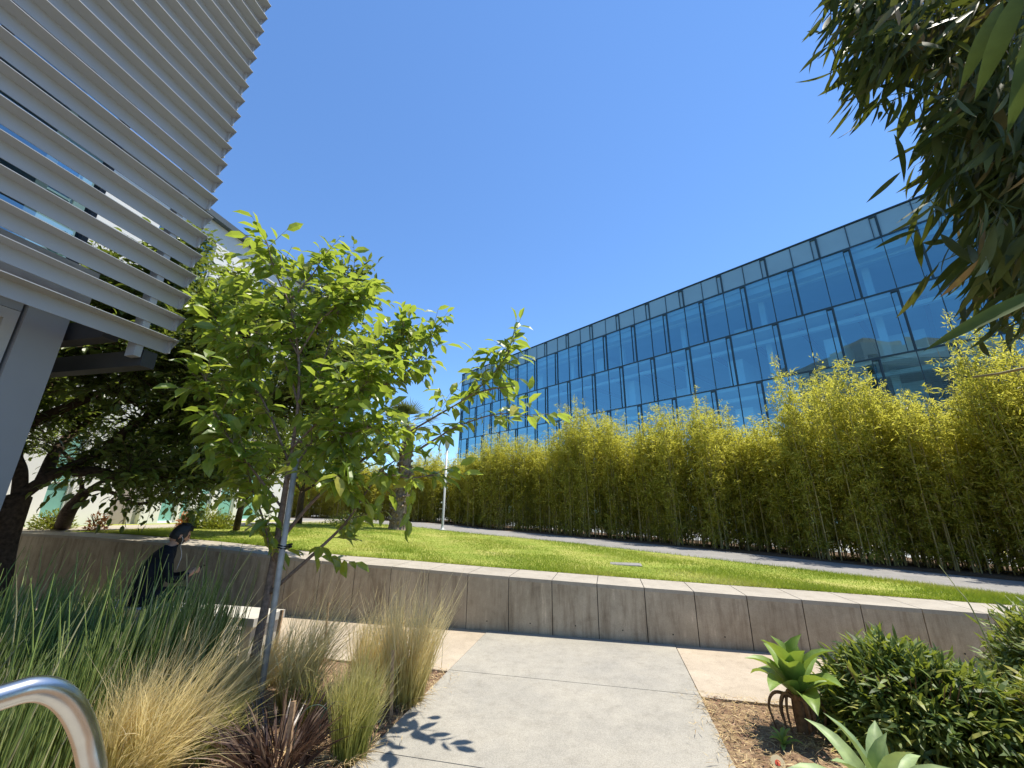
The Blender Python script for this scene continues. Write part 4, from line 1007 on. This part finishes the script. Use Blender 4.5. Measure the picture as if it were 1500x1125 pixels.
# ------------------------------------------------------------------ feather grass clumps
def feather(px, py, hpx, lean, nb, mat, label, seed, spread=.09, tight=.8, wid=.0030):
    rng = np.random.default_rng(seed); nb = int(nb * 1.25); spread *= 1.2; wid *= 1.7; c = gz(px, py); Dc = math.hypot(c[0], c[1])
    h = abs(EYE + ray(px, hpx)[2] * Dc) if hpx else .6
    root = empty('feather_grass', c, label, 'ornamental grass', 'feather grass clumps in the planting bed')
    a = rng.uniform(0, 6.28, nb); r = spread * np.sqrt(rng.random(nb))
    nw_ = 42; wi = rng.integers(0, nw_, nb); a = (rng.uniform(0, 6.28, nw_)[wi] + rng.normal(size=nb) * .22); r = (spread * np.sqrt(rng.random(nw_)))[wi] + rng.normal(size=nb) * .012
    wd_, wb_, wl_ = rng.normal(size=(nw_, 3)) * .13 * tight, rng.normal(size=(nw_, 3)) * .16 * tight, rng.uniform(.7, 1.12, nw_)
    b = c + np.stack([r * np.cos(a), r * np.sin(a), np.zeros(nb)], 1)
    d = wd_[wi] * [1, 1, 0] + np.stack([np.cos(a) * .20 * rng.random(nb), np.sin(a) * .20 * rng.random(nb), np.ones(nb)], 1) + rng.normal(size=(nb, 3)) * .07
    L = h * rng.uniform(.5, 1.05, nb) ** .8 * wl_[wi]
    bend = (U * lean[0] + W * lean[1])[None] * (L * rng.uniform(.3, 1.5, nb))[:, None] + (wb_[wi] + rng.normal(size=(nb, 3)) * .07) * L[:, None] - Z * (L * (.10 + .3 * np.hypot(*lean)) * rng.uniform(.2, 1.2, nb))[:, None]
    nb = len(b); V, F, al = blades(b, d, L, rng.uniform(.7, 1.5, nb) * wid, bend, rng, 6)
    # plumes: finer hairs breaking away from the upper part of the blades
    m = int(nb * .4); pick = rng.integers(0, nb, m); s = rng.uniform(.45, .9, m)
    fb = b[pick] + unit(d[pick]) * (L[pick] * s)[:, None] + bend[pick] * (s ** 2)[:, None]
    fd = unit(d[pick] * L[pick][:, None] + 2 * bend[pick] * s[:, None]) + rng.normal(size=(m, 3)) * .26
    V2, F2, al2 = blades(fb, fd, L[pick] * rng.uniform(.15, .38, m), wid * .7, rng.normal(size=(m, 3)) * .02 - Z * .01, rng, 3)
    Vm, Fm = merge([(V, F), (V2, F2)]); np_mesh('blades', Vm, Fm, M[mat], root, False, np.concatenate([al, np.clip(.7 + .3 * al2, 0, 1)]))
    # spent, flattened thatch round the foot
    k = nb // 5; a = rng.uniform(0, 6.28, k); b = c + np.stack([.05 * np.cos(a), .05 * np.sin(a), np.full(k, .01)], 1)
    d = np.stack([np.cos(a), np.sin(a), rng.uniform(.2, .9, k)], 1)
    V, F, al = blades(b, d, rng.uniform(.12, .3, k), wid, -Z[None] * rng.uniform(.03, .16, k)[:, None], rng, 4)
    np_mesh('thatch', V, F, M['straw'], root)
feather(205, 1150, 935, (.27, .12), 950, 'feather', 'large blond feather grass clump swept over beside the metal handrail', 61, .15, 1.0)
feather(300, 1110, 985, (.35, .1), 520, 'feathergreen', 'short greenish feather grass clump right of the big blond one', 62, .11)
feather(345, 1035, 920, (.30, .0), 620, 'feather', 'blond feather grass clump in front of the concrete bench', 63, .12)
feather(425, 1045, 855, (.28, .05), 560, 'feather', 'tall feather grass clump leaning right just past the support post', 64, .10)
feather(478, 1055, 960, (.25, -.1), 480, 'feathergreen', 'low pale green feather grass clump sprawling behind the bronze tuft', 65, .14)
feather(538, 1010, 862, (.16, .0), 620, 'feather', 'tall blond feather grass clump left of the upright bushy one', 66, .11, .6)
feather(512, 1112, 935, (.10, .05), 560, 'feathergreen', 'narrow green feather grass clump at the walkway edge beside the bronze tuft', 67, .075, .45)
feather(592, 1030, 852, (.04, .02), 980, 'feather', 'upright bushy blond feather grass clump behind the split stake', 68, .115, .4)
feather(150, 1120, 985, (.12, .1), 420, 'feather', 'dry straw coloured feather grass clump against the green reeds', 69, .12)
feather(395, 1000, 905, (.22, .1), 380, 'feather', 'thin feather grass clump at the foot of the young tree', 70, .11)

# ------------------------------------------------------------------ bronze strap-leaved tuft
c = gz(405, 1118); rng = np.random.default_rng(71); nb = 330
root = empty('bronze_flax', c, 'dark bronze strappy flax tuft at the front of the bed', 'flax plant')
a = rng.uniform(0, 6.28, nb); r = .20 * np.sqrt(rng.random(nb)); b = c + np.stack([r * np.cos(a), r * np.sin(a), np.zeros(nb)], 1)
d = np.stack([np.cos(a) * rng.uniform(.1, 1.0, nb), np.sin(a) * rng.uniform(.1, 1.0, nb), np.ones(nb)], 1)
L = rng.uniform(.26, .54, nb); bend = np.stack([np.cos(a), np.sin(a), -np.ones(nb) * .9], 1) * (L * rng.uniform(.05, .4, nb))[:, None]
V, F, al = blades(b, d, L, rng.uniform(.010, .020, nb), bend, rng, 5); np_mesh('blades', V, F, M['bronze'], root)

# ------------------------------------------------------------------ horsetail reeds
rng = np.random.default_rng(72); n = 7000
a = rng.uniform(-5.2, -2.75, n); b = rng.uniform(.9, 3.65, n)
ok = (a < -3.02 - .12 * np.sin(b * 3) - .28 * np.clip(b - 2, 0, 9)); a, b = a[ok], b[ok]; n = len(a)
base = U * a[:, None] + W * b[:, None]; hh = rng.uniform(.55, .95, n) * (.92 + .16 * np.sin(a * 4 + b * 3)); tall = rng.random(n) < .055; hh[tall] = rng.uniform(.8, 1.28, tall.sum())
mb_parts = []; rr = rng.uniform(.0036, .0064, n)
dirv = np.tile(Z, (n, 1)) + rng.normal(size=(n, 3)) * [.045, .045, 0] + U[None] * .05; dirv = unit(dirv)
bend = rng.normal(size=(n, 3)) * [.035, .035, .0] + U[None] * .03
bend[tall] += rng.normal(size=(tall.sum(), 3)) * [.12, .12, 0]
t = np.linspace(0, 1, 6); C0 = base[:, None] + dirv[:, None] * (hh[:, None] * t)[..., None] + bend[:, None] * (t ** 2)[None, :, None]
X = unit(np.cross(dirv, rng.normal(size=(n, 3)))); Y = np.cross(dirv, X)
ang = np.linspace(0, 2 * math.pi, 5)[:-1]
ring = X[:, None] * np.cos(ang)[None, :, None] + Y[:, None] * np.sin(ang)[None, :, None]
V = C0[:, :, None] + ring[:, None] * (rr[:, None] * np.array([1, 1, .95, .85, .7, .3]))[:, :, None, None]
k = 24; q = np.array([[i * 4 + j, i * 4 + (j + 1) % 4, (i + 1) * 4 + (j + 1) % 4, (i + 1) * 4 + j] for i in range(5) for j in range(4)])
F = (q[None] + (np.arange(n) * k)[:, None, None]).reshape(-1, 4)
tag(np_mesh('reeds', V.reshape(-1, 3), [F], M['reed'], smooth=True), 'dense bed of slender green horsetail reeds in front of the man', 'reeds', None, 'stuff')

# ------------------------------------------------------------------ agaves
def agave(c, n, L, Wd, mat, label, seed, h0, stem=True, open_=(.25, 1.25), name='agave', gap=None):
    rng = np.random.default_rng(seed); root = empty(name, c, label, 'agave')
    crown = np.array(c) + Z * h0
    if stem:
        mb = MB(); mb.tube(catmull([np.array(c) - Z * .04, np.array(c) + [.015, .02, h0 * .5], crown + Z * .03], 5), np.linspace(.04, .034, 11), 10)
        mb.build('stem', M['deadstem'], root, True)
        dd = MB()
        for k in range(15):                              # withered leaves hanging round the stem
            a = rng.uniform(0, 6.28); o = np.array([math.cos(a), math.sin(a), 0]); r = rng.uniform(.05, .2)
            dd.tube(catmull([crown - Z * .02, crown + o * r * .7 + Z * rng.uniform(-.02, .03), crown + o * r - Z * .10, crown + o * r * .85 - Z * rng.uniform(.2, h0)], 5), np.linspace(.016, .006, 16), 5)
        dd.build('withered_leaf', M['deadstem'], root, True)
    for k in range(n):
        f = k / max(1, n - 1); a = k * 2.39996 + rng.uniform(-.15, .15); el = open_[1] - (open_[1] - open_[0]) * f + rng.uniform(-.08, .08)
        o = np.array([math.cos(a), math.sin(a), 0]); s = np.cross(Z, o)
        l = L * (.72 + .28 * math.sin(math.pi * min(1, .25 + f * .75))) * rng.uniform(.9, 1.08)
        tt = np.linspace(0, 1, 9); wv = Wd * np.interp(tt, [0, .12, .5, .8, .93, 1], [.42, .5, 1, .72, .32, .0]) * .5
        rows = []
        for t, w in zip(tt, wv):
            e = el - .34 * t * t * (.4 + .6 * f) + .12 * math.sin(t * 3)
            p = crown + (o * math.cos(e) + Z * math.sin(e)) * l * t
            up = -o * math.sin(e) + Z * math.cos(e)
            rows.append([p - s * w + up * w * .55, p - s * w * .5 + up * w * .12, p, p + s * w * .5 + up * w * .12, p + s * w + up * w * .55])
        V = np.array(rows).reshape(-1, 3); F = [[i * 5 + j, (i + 1) * 5 + j, (i + 1) * 5 + j + 1, i * 5 + j + 1] for i in range(8) for j in range(4)]
        np_mesh('leaf', V, [np.array(F)], M[mat], root, True)
agave(gz(1178, 1082), 17, .44, .175, 'agave', 'bright green agave rosette raised on a stem with withered leaves', 81, .27, True, (.25, 1.45))
agave(gz(1312, 1250), 15, .50, .115, 'agave2', 'pale grey green agave with broad leaves at the front of the bed', 82, .07, False, (.3, 1.4))
agave(gz(1150, 1102), 9, .13, .035, 'agave', 'tiny agave pup beside the round tag', 83, .04, False, (.1, 1.2))
# round tag on a short stake
c = gz(1141, 1128); root = empty('plant_tag', c, 'round tan tag with a red mark at the walkway edge', 'plant tag')
mb = MB(); mb.tube([c - Z * .04, c + Z * .03], .006, 6); mb.build('stake', M['galv'], root)
n0 = unit(CAM - c + Z * 1.5); xx = unit(np.cross(n0, Z)); yy = np.cross(n0, xx); cc = c + Z * .035
mb = MB(); an = np.linspace(0, 2 * math.pi, 25)[:-1]
mb.prism([(.042 * math.cos(t), .042 * math.sin(t)) for t in an], cc, xx, yy, n0 * .008); mb.build('disc', M['tag'], root)
mb = MB(); mb.prism([(.016 * math.cos(t), .016 * math.sin(t)) for t in an], cc + n0 * .0085, xx, yy, n0 * .003); mb.build('red_mark', M['red'], root)

# ------------------------------------------------------------------ dwarf bamboo mounds
def mound(c, r, h, n, label, seed, mat='dwarf', ll=(.11, .19), lift=.10):
    rng = np.random.default_rng(seed); root = empty('dwarf_bamboo', c, label, 'shrub', 'mounded dwarf bamboo shrubs'); c = np.array(c)
    st = MB()
    for k in range(70):
        a = rng.uniform(0, 6.28); q = math.sqrt(rng.random()) * .55 * r; o = np.array([math.cos(a), math.sin(a), 0])
        st.tube(catmull([c + o * q, c + o * (q + .12 * r) + Z * h * .5, c + o * (q + .3 * r) + Z * h * .85], 3), np.linspace(.006, .003, 7), 4, cap=False)
    st.build('stems', M['deadstem'], root)
    parts = []; ns = n // 6
    q = unit(rng.normal(size=(ns, 3))); q[:, 2] = q[:, 2] * .9 + .25; q = unit(q); q[:, 2] = np.maximum(q[:, 2], -.25)
    lump = 1 + .10 * np.sin(q[:, 0] * 5 + seed) * np.cos(q[:, 1] * 4) + rng.normal(size=ns) * .05
    S = c + Z * (h * lift) + q * [r, r, h * (1 - lift)] * (rng.uniform(.30, 1.0, ns) ** .5 * lump)[:, None]; S[:, 2] = np.maximum(S[:, 2], c[2] + .06)
    P = np.repeat(S, 6, 0) + rng.normal(size=(ns * 6, 3)) * .025; Q = np.repeat(q, 6, 0)
    swirl = np.cross(Q, Z)
    f = Q * .75 + rng.normal(size=(ns * 6, 3)) * .55 + swirl * .2 - Z * (.25 - .3 * np.maximum(Q[:, 2:3], 0)) ; nr = Z[None] * .8 + Q * .6 + rng.normal(size=(ns * 6, 3)) * .35
    L = rng.uniform(*ll, ns * 6); V, F = scatter(LANCE, P, f, nr, L, L * rng.uniform(.15, .2, ns * 6))
    np_mesh('foliage', V, F, M[mat], root)
    return root
mound(gz(1350, 1098), .57, .63, 15000, 'broad glossy dwarf bamboo mound behind the pale agave', 91, ll=(.085, .155))
mound(uw(3.75, 4.75), .68, .84, 13000, 'dark dwarf bamboo mound against the retaining wall', 92, ll=(.08, .15))
mound(gz(1700, 1200), .58, .62, 8000, 'yellow green dwarf bamboo mound at the edge beside the broad one', 93, 'shrub', ll=(.08, .15))
# two long bare shoots rising out of the mound by the wall
for (p0, p1, lab) in (((1428, 900), (1376, 828), 'long bare grass shoot arching up in front of the path'), ((1500, 905), (1472, 872), 'short bare shoot at the top of the dark mound')):
    a = at(*p0, 5.7); b = at(*p1, 5.8); g = np.array([a[0], a[1], 0.0])
    mb = MB(); mb.tube(catmull([g + U * .1, a, (a + b) / 2 + Z * .015, b], 6), np.linspace(.007, .002, 19), 5)
    tag(mb.build('grass_shoot', M['reed'], None, True, g), lab, 'grass shoot')

# ------------------------------------------------------------------ overhanging giant bamboo, top right
rng = np.random.default_rng(95)
cb = np.array([2.55, .55, 0.0])
root = empty('overhanging_bamboo', cb, 'dark leafy bamboo drooping in from above near the camera', 'bamboo')
cu = MB()
main = [catmull([cb, cb + [-.05, .05, 1.8], [2.1, .85, 3.1], [1.55, 1.2, 3.55]], 6), catmull([cb + [.2, -.1, 0], cb + [.15, 0, 1.6], [2.3, 1.1, 2.6], [1.95, 1.5, 2.75]], 6),
        catmull([cb + [.1, .2, 0], cb + [.1, .2, 1.3], [2.3, 1.3, 2.1], [2.1, 1.75, 2.2]], 6)]
for p in main: cu.tube(p, np.linspace(.018, .005, len(p)), 8)
# sprays: (px, py, D) roots of drooping leaf clusters and their drift
SP = []
def spray_line(a, b, n, jit, D):
    for t in np.linspace(0, 1, n): SP.append((a[0] + (b[0] - a[0]) * t + rng.normal() * jit, a[1] + (b[1] - a[1]) * t + rng.normal() * jit, rng.uniform(*D)))
spray_line((1240, -25), (1335, -25), 16, 14, (1.5, 2.0)); spray_line((1258, 20), (1345, 30), 14, 14, (1.5, 2.0)); spray_line((1278, 60), (1305, 105), 9, 9, (1.6, 1.9))
spray_line((1345, 10), (1400, 70), 9, 16, (1.6, 2.1)); spray_line((1400, 60), (1440, 160), 14, 20, (1.5, 2.2)); spray_line((1420, 140), (1470, 250), 14, 22, (1.5, 2.2))
spray_line((1450, 30), (1530, 250), 26, 30, (1.6, 2.4)); spray_line((1440, 240), (1510, 340), 16, 18, (1.5, 2.1)); spray_line((1480, 330), (1530, 430), 12, 18, (1.6, 2.2)); spray_line((1400, 205), (1425, 235), 4, 8, (1.7, 2.0))
spray_line((1520, 20), (1600, 400), 26, 35, (1.6, 2.4)); spray_line((1500, 60), (1550, 320), 22, 25, (2.0, 2.8)); spray_line((1420, 0), (1480, 20), 10, 14, (1.6, 2.0))
parts = []
for (px, py, D) in SP:
    c = at(px, py, D)
    j = min(range(3), key=lambda k: np.min(np.linalg.norm(main[k] - c, axis=1))); m_ = main[j]; near_ = m_[np.argmin(np.linalg.norm(m_ - c, axis=1))]
    cu.tube(catmull([near_, (near_ + c) / 2 + Z * .12, c], 3), np.linspace(.004, .0018, 7), 4, cap=False)
    n = 21
    f = np.array([-.42, -.02, -.80]) + rng.normal(size=(n, 3)) * [.36, .36, .32]
    P = c + rng.normal(size=(n, 3)) * [.06, .06, .06]
    L = rng.uniform(.075, .17, n); V, F = scatter(BLADE, P, f, rng.normal(size=(n, 3)) + np.array([.2, -.9, .4]), L, L * rng.uniform(.11, .16, n), rng.uniform(.3, 1.6))
    parts.append((V, F))
cu.build('canes', M['cane'], root, True)
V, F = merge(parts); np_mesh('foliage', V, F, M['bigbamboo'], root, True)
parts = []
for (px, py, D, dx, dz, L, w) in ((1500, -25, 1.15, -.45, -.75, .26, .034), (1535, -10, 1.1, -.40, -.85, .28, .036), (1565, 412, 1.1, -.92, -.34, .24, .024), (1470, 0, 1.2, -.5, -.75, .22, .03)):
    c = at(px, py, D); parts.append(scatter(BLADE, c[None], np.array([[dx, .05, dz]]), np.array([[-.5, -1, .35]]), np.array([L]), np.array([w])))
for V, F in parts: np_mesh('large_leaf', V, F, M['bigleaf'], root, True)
parts = []
for (px, py) in ((1238, 42), (1232, 70), (1240, 72), (1248, 66), (1318, 90), (1350, 88)):
    c = at(px, py, 1.7); parts.append(scatter(LANCE, c[None], np.array([[-.45, 0, -.6]]) + rng.normal(size=(1, 3)) * .15, np.array([[-.5, -.8, .6]]), np.array([.11]), np.array([.02])))
for V, F in parts: np_mesh('sunlit_leaf', V, F, M['litleaf'], root)  # ordinary bamboo leaves, their sunlight painted in as yellow

# ------------------------------------------------------------------ stakes and wire hoops
def stake(p_top, p_bot, label, r=.013):
    g = gz(*p_bot); D = math.hypot(g[0], g[1]); t = at(*p_top, D); rng = np.random.default_rng(int(p_top[0]))
    sx = unit(np.cross(t - g, FW)); sy = unit(np.cross(t - g, sx)); k = 6; mb = MB(); rows = []
    for i in range(k):
        s = i / (k - 1); c = g - Z * .05 + (t - g + Z * .05) * s + sx * rng.normal() * .002; rr = r * (1 + rng.normal() * .06)
        rows += [c + sx * rr + sy * rr, c - sx * rr + sy * rr, c - sx * rr * .9 - sy * rr, c + sx * rr * .9 - sy * rr]
    rows[-1] = rows[-1] - Z * .012; rows[-2] = rows[-2] - Z * .006
    F = [(i * 4 + j, i * 4 + (j + 1) % 4, (i + 1) * 4 + (j + 1) % 4, (i + 1) * 4 + j) for i in range(k - 1) for j in range(4)] + [tuple(range(4))[::-1], tuple(range((k - 1) * 4, k * 4))]
    mb.add(rows, F); tag(mb.build('wooden_stake', M['stake'], None, False, g), label, 'stake', 'wooden stakes in the planting bed')
stake((576, 952), (573, 1056), 'dark split wooden stake in front of the upright bushy grass', .011)
stake((430, 1026), (420, 1135), 'pale square stake standing in the bronze flax tuft')
stake((628, 905), (630, 985), 'wooden stake at the corner of the bed by the cross path', .012)
stake((481, 882), (474, 968), 'thin stake behind the tall leaning grass', .010)
stake((413, 893), (398, 985), 'weathered stake just right of the support post', .014)
def hoops(px0, px1, n, dx, label, hh=.34):
    a, b = gz(*px0), gz(*px1); root = empty('wire_hoop_fence', a, label, 'wire fence', 'green wire hoop borders in the bed')
    d = unit(b - a); Lt = np.linalg.norm(b - a); step = Lt / n
    for k in range(n):
        mb = MB(); o = a + d * step * k; w = step * 1.35
        pts = [o - Z * .04, o + Z * hh * .7] + [o + d * (w / 2 - w / 2 * math.cos(t)) + Z * (hh * .7 + hh * .3 * math.sin(t)) for t in np.linspace(.3, math.pi - .3, 7)] + [o + d * w + Z * hh * .7, o + d * w - Z * .04]
        mb.tube(catmull(pts, 3), .0019, 5); mb.build('hoop', M['wire'], root, True)
hoops((548, 1075), (642, 985), 5, 1, 'thin green wire hoops edging the bed along the walkway')
hoops((245, 1120), (352, 1100), 3, 1, 'thin green wire hoops among the front feather grasses', .36)
hoops((425, 1130), (530, 1108), 3, 1, 'thin green wire hoops behind the bronze flax tuft', .34)

# ------------------------------------------------------------------ stainless handrail end
P_, Q_, R_ = at(26, 1014, 1.28), at(100, 990, 1.31), at(127, 1084, 1.33)
loop = [P_ - W * q for q in (1.6, 1.2, .8, .5, .3, .15, .06)] + [P_ * (1 - t) ** 2 + Q_ * 2 * t * (1 - t) + R_ * t * t for t in np.linspace(0, 1, 22)] + [R_ + (at(136, 1125, 1.33) - R_) * .5, at(136, 1125, 1.33), at(141, 1200, 1.33), at(146, 1290, 1.33)]
g = loop[-1].copy(); g[2] = 0
root = empty('handrail', g, 'bent stainless steel handrail end in front of the reeds', 'handrail')
mb = MB(); pts = np.vstack([loop, [g - Z * .02]]); mb.tube(pts, .0215, 20); mb.build('rail', M['stainless'], root, True)
back = loop[0].copy()
mb = MB(); mb.tube([back + W * .1, np.array([back[0] + W[0] * .1, back[1] + W[1] * .1, -.02])], .0215, 16); mb.build('rail_post', M['stainless'], root, True)
mb = MB(); mb.lathe(np.array([g[0], g[1], .0]), [(.05, -.01), (.05, .035), (.03, .045)], 18); mb.build('base_flange', M['stainless'], root, True)

# ================================================================== SEATED MAN
def person():
    f = unit(np.array([math.sin(R(42)), math.cos(R(42)), 0])); r = np.cross(f, Z)       # facing, and his right-hand side
    seat = uw(-5.47, 4.27, .48); g = np.array([seat[0], seat[1], 0.0])
    root = empty('person', seat, 'man in black clothes hunched on the bench looking at his phone', 'person')
    def p(a, b, c): return f * a + r * b + Z * c         # forward, right, up from the seat
    J = []; Rd = []; E = []
    def add(v, rad, par=None):
        J.append(v); Rd.append(rad)
        if par is not None: E.append((par, len(J) - 1))
        return len(J) - 1
    pel = add(p(0, 0, .10), (.155, .125)); wa = add(p(.01, 0, .26), (.145, .115), pel); ch = add(p(.06, 0, .43), (.165, .125), wa)
    up = add(p(.12, 0, .555), (.135, .095), ch); nk = add(p(.165, .0, .625), (.058, .06), up); hd0 = add(p(.195, .0, .69), (.056, .058), nk)
    hd = add(p(.212, 0, .755), (.055, .060), hd0)
    for s in (1, -1):
        sh = add(p(.11, .175 * s, .535), (.068, .068), up); el = add(p(.17, .245 * s, .27), (.052, .052), sh)
        fa = add(p(.30, .17 * s, .26), (.042, .042), el); wr = add(p(.40, .075 * s, .30), (.027, .03), fa)
        pa = add(p(.45, .05 * s, .325), (.02, .036), wr)
        for k, (df, du, L) in enumerate(((.02, .030, 1), (.03, .012, 1.1), (.03, -.006, 1.05), (.02, -.022, .85))):
            k1 = add(J[pa] + p(.035, 0, du * .9), (.0085, .0085), pa); k2 = add(J[k1] + p(.020 * L, -.018 * s, .004), (.008, .008), k1); add(J[k2] + p(-.004, -.022 * s, .002), (.007, .007), k2)
        t1 = add(J[wr] + p(.03, -.02 * s, .035), (.011, .011), wr); add(J[t1] + p(.032, -.008 * s, .022), (.009, .009), t1)
        hp = add(p(.06, .095 * s, .08), (.10, .09), pel); kn = add(p(.47, .13 * s, .07), (.07, .068), hp)
        sk = add(p(.47, .125 * s, -.18), (.052, .055), kn); an = add(p(.44, .12 * s, -.395), (.04, .042), sk); add(p(.56, .13 * s, -.438), (.042, .030), an)
    me = bpy.data.meshes.new('body'); me.from_pydata([Vector(v) for v in J], E, []); me.update()
    o = bpy.data.objects.new('body_rig', me); COL.objects.link(o)
    sk = o.modifiers.new('skin', 'SKIN'); sk.use_smooth_shade = True
    for i, v in enumerate(me.skin_vertices[0].data):
        v.radius = Rd[i]; v.use_root = (i == 0)
    sb = o.modifiers.new('sub', 'SUBSURF'); sb.levels = 2; sb.render_levels = 2
    dg = bpy.context.evaluated_depsgraph_get(); me2 = bpy.data.meshes.new_from_object(o.evaluated_get(dg)); bpy.data.objects.remove(o)
    me2.name = 'body'
    b = bpy.data.objects.new('body', me2); COL.objects.link(b); b.parent = root
    me2.materials.clear()
    for m in (M['skin'], M['cloth'], M['denim'], M['dark']): me2.materials.append(m)
    fx, rx = Vector(f), Vector(r)
    for pl_ in me2.polygons:
        c = pl_.center; a = c.dot(fx); z = c.z; s = abs(c.dot(rx)); mi = 1
        if z > .635: mi = 0
        elif a > .385 and .2 < z < .42 and s < .14: mi = 0
        elif z < .16 and (a > .1 or z < .02): mi = 2
        if z < -.36: mi = 3
        pl_.material_index = mi; pl_.use_smooth = True
    # head: one shaped surface joined to the body; bowed towards the phone
    tilt = R(24); hf = f * math.cos(tilt) - Z * math.sin(tilt); hz_ = f * math.sin(tilt) + Z * math.cos(tilt)
    hc = p(.225, 0, .762)
    def g_(x, c, w_): return math.exp(-((x - c) / w_) ** 2)
    def headgrid(nu, nv, grow, fn=None, z0=-1.0):
        V = []; D = []
        for i in range(nv + 1):
            th = math.pi * i / nv
            for j in range(nu):
                ph = 2 * math.pi * j / nu; a, b_, c_ = math.sin(th) * math.cos(ph), math.sin(th) * math.sin(ph), math.cos(th)
                rf = .098 + grow; rr = .078 + grow; rz = .122 + grow
                fr = max(0, a)
                add_ = .026 * g_(b_, 0, .16) * g_(c_, -.06, .20) * fr ** 3 + .010 * g_(c_, .30, .14) * fr ** 2 - .010 * g_(abs(b_), .36, .16) * g_(c_, .10, .12) * fr ** 2
                add_ += .014 * g_(c_, -.72, .22) * fr + .006 * g_(b_, 0, .3) * g_(c_, -.38, .08) * fr ** 2
                jaw = 1 - .22 * max(0, -c_ - .25)
                q = hf * (a * rf + add_) + r * (b_ * rr * jaw) + hz_ * (c_ * rz)
                if fn: q = q + fn(a, b_, c_)
                V.append(hc + q); D.append((a, b_, c_))
        F = [(i * nu + j, (i + 1) * nu + j, (i + 1) * nu + (j + 1) % nu, i * nu + (j + 1) % nu) for i in range(nv) for j in range(nu)]
        return V, F, D
    V, F, D = headgrid(28, 22, 0)
    for m in (M['hair'], M['dark']): me2.materials.append(m)     # slot 4 beard, slot 5 eyes
    bmh = bmesh.new(); bmh.from_mesh(me2); vv = [bmh.verts.new(Vector(v)) for v in V]
    for fc in F:
        try: nf = bmh.faces.new([vv[k] for k in fc])
        except ValueError: continue
        a, b_, c_ = np.mean([D[k] for k in fc], axis=0); mi = 0
        if c_ < -.50 and a > -.15 or (c_ < -.30 and a > -.1 and abs(b_) > .42) or (-.32 < c_ < -.22 and abs(b_) < .30 and a > .8): mi = 4
        if abs(abs(b_) - .36) < .11 and abs(c_ - .10) < .06 and a > .7: mi = 5
        if abs(abs(b_) - .36) < .16 and abs(c_ - .25) < .05 and a > .7: mi = 4
        nf.material_index = mi; nf.smooth = True
    bmesh.ops.recalc_face_normals(bmh, faces=bmh.faces[:]); bmh.to_mesh(me2); bmh.free()
    hb = MB(); rngh = np.random.default_rng(3)
    V, F, D = headgrid(30, 24, .010, lambda a, b_, c_: (hz_ * (.022 * max(0, c_) * (1 + .5 * a)) + hf * (.014 * max(0, a) * max(0, c_)) + rngh.normal(size=3) * .0035))
    keep = []
    for fc in F:
        a, b_, c_ = np.mean([D[k] for k in fc], axis=0)
        if c_ > .52 or (a < .18 and c_ > -.05) or (a < -.12 and c_ > -.5) or (abs(b_) > .78 and a < .42 and c_ > -.45 and a > .12): keep.append(fc)
    hb.add([H for H in np.array(V) + seat], keep)
    for k in range(90):                                    # tufts
        th = rngh.uniform(0, 6.28); a = rngh.uniform(.2, 1); c0 = seat + hc + hz_ * (.135) + hf * rngh.uniform(-.06, .075) + r * rngh.uniform(-.05, .05) - hz_ * .006
        hb.tube([c0, c0 + hf * .016 + hz_ * .010, c0 + hf * .034 + hz_ * .004 + r * rngh.normal() * .008], [.006, .005, .002], 4)
    hb.build('hair', M['hair'], root, True)
    def ell(c, rad, n=12, m=8):
        V = []
        for i in range(m + 1):
            th = math.pi * i / m
            for j in range(n):
                ph = 2 * math.pi * j / n; V.append(c + hf * (rad[0] * math.sin(th) * math.cos(ph)) + r * (rad[1] * math.sin(th) * math.sin(ph)) + hz_ * (rad[2] * math.cos(th)))
        return V, [(i * n + j, (i + 1) * n + j, (i + 1) * n + (j + 1) % n, i * n + (j + 1) % n) for i in range(m) for j in range(n)]
    H0 = seat
    for s in (1, -1):
        mb = MB(); V, F = ell(H0 + hc + r * (.078 * s) - hf * .006 - hz_ * .008, (.020, .009, .032)); mb.add(V, F); mb.build('ear', M['skin'], root, True)
    # open jacket over the trunk
    jb = MB()
    prof = [(.0, .02, .205, .175), (.0, .12, .20, .17), (.02, .28, .19, .155), (.06, .42, .20, .15), (.105, .53, .185, .12), (.14, .60, .10, .085), (.16, .645, .074, .074)]
    n = 18; V = []
    for (a, z, wr_, wf) in prof: V += [H0 + p(a + wf * math.cos(t), wr_ * math.sin(t), z + .01 * math.sin(3 * t)) for t in np.linspace(0, 2 * math.pi, n, endpoint=False)]
    jb.add(V, [(i * n + j, i * n + (j + 1) % n, (i + 1) * n + (j + 1) % n, (i + 1) * n + j) for i in range(len(prof) - 1) for j in range(n)])
    jb.build('jacket', M['cloth'], root, True)
    eb = MB(); eb.tube(catmull([H0 + p(.225, .094, .752), H0 + p(.245, .096, .71), H0 + p(.24, .09, .63), H0 + p(.27, .09, .52), H0 + p(.25, .10, .36)], 5), .0022, 5); eb.build('earphone', M['plastic'], root, True)
    ph = empty('phone', seat + p(.50, 0, .335), 'black mobile phone held in both hands by the man', 'phone')
    mb = MB(); q = seat + p(.50, 0, .335); nn = unit(p(-.6, 0, .8)); x2 = r; y2 = np.cross(nn, x2)
    mb.frame(q - x2 * .036 - y2 * .075, x2 * .072, y2 * .15, nn * .008); mb.build('case', M['phone'], ph)
    mb = MB(); mb.frame(q - x2 * .032 - y2 * .070 + nn * .0085, x2 * .064, y2 * .14, nn * .001); mb.build('screen', M['dark'], ph)
person()
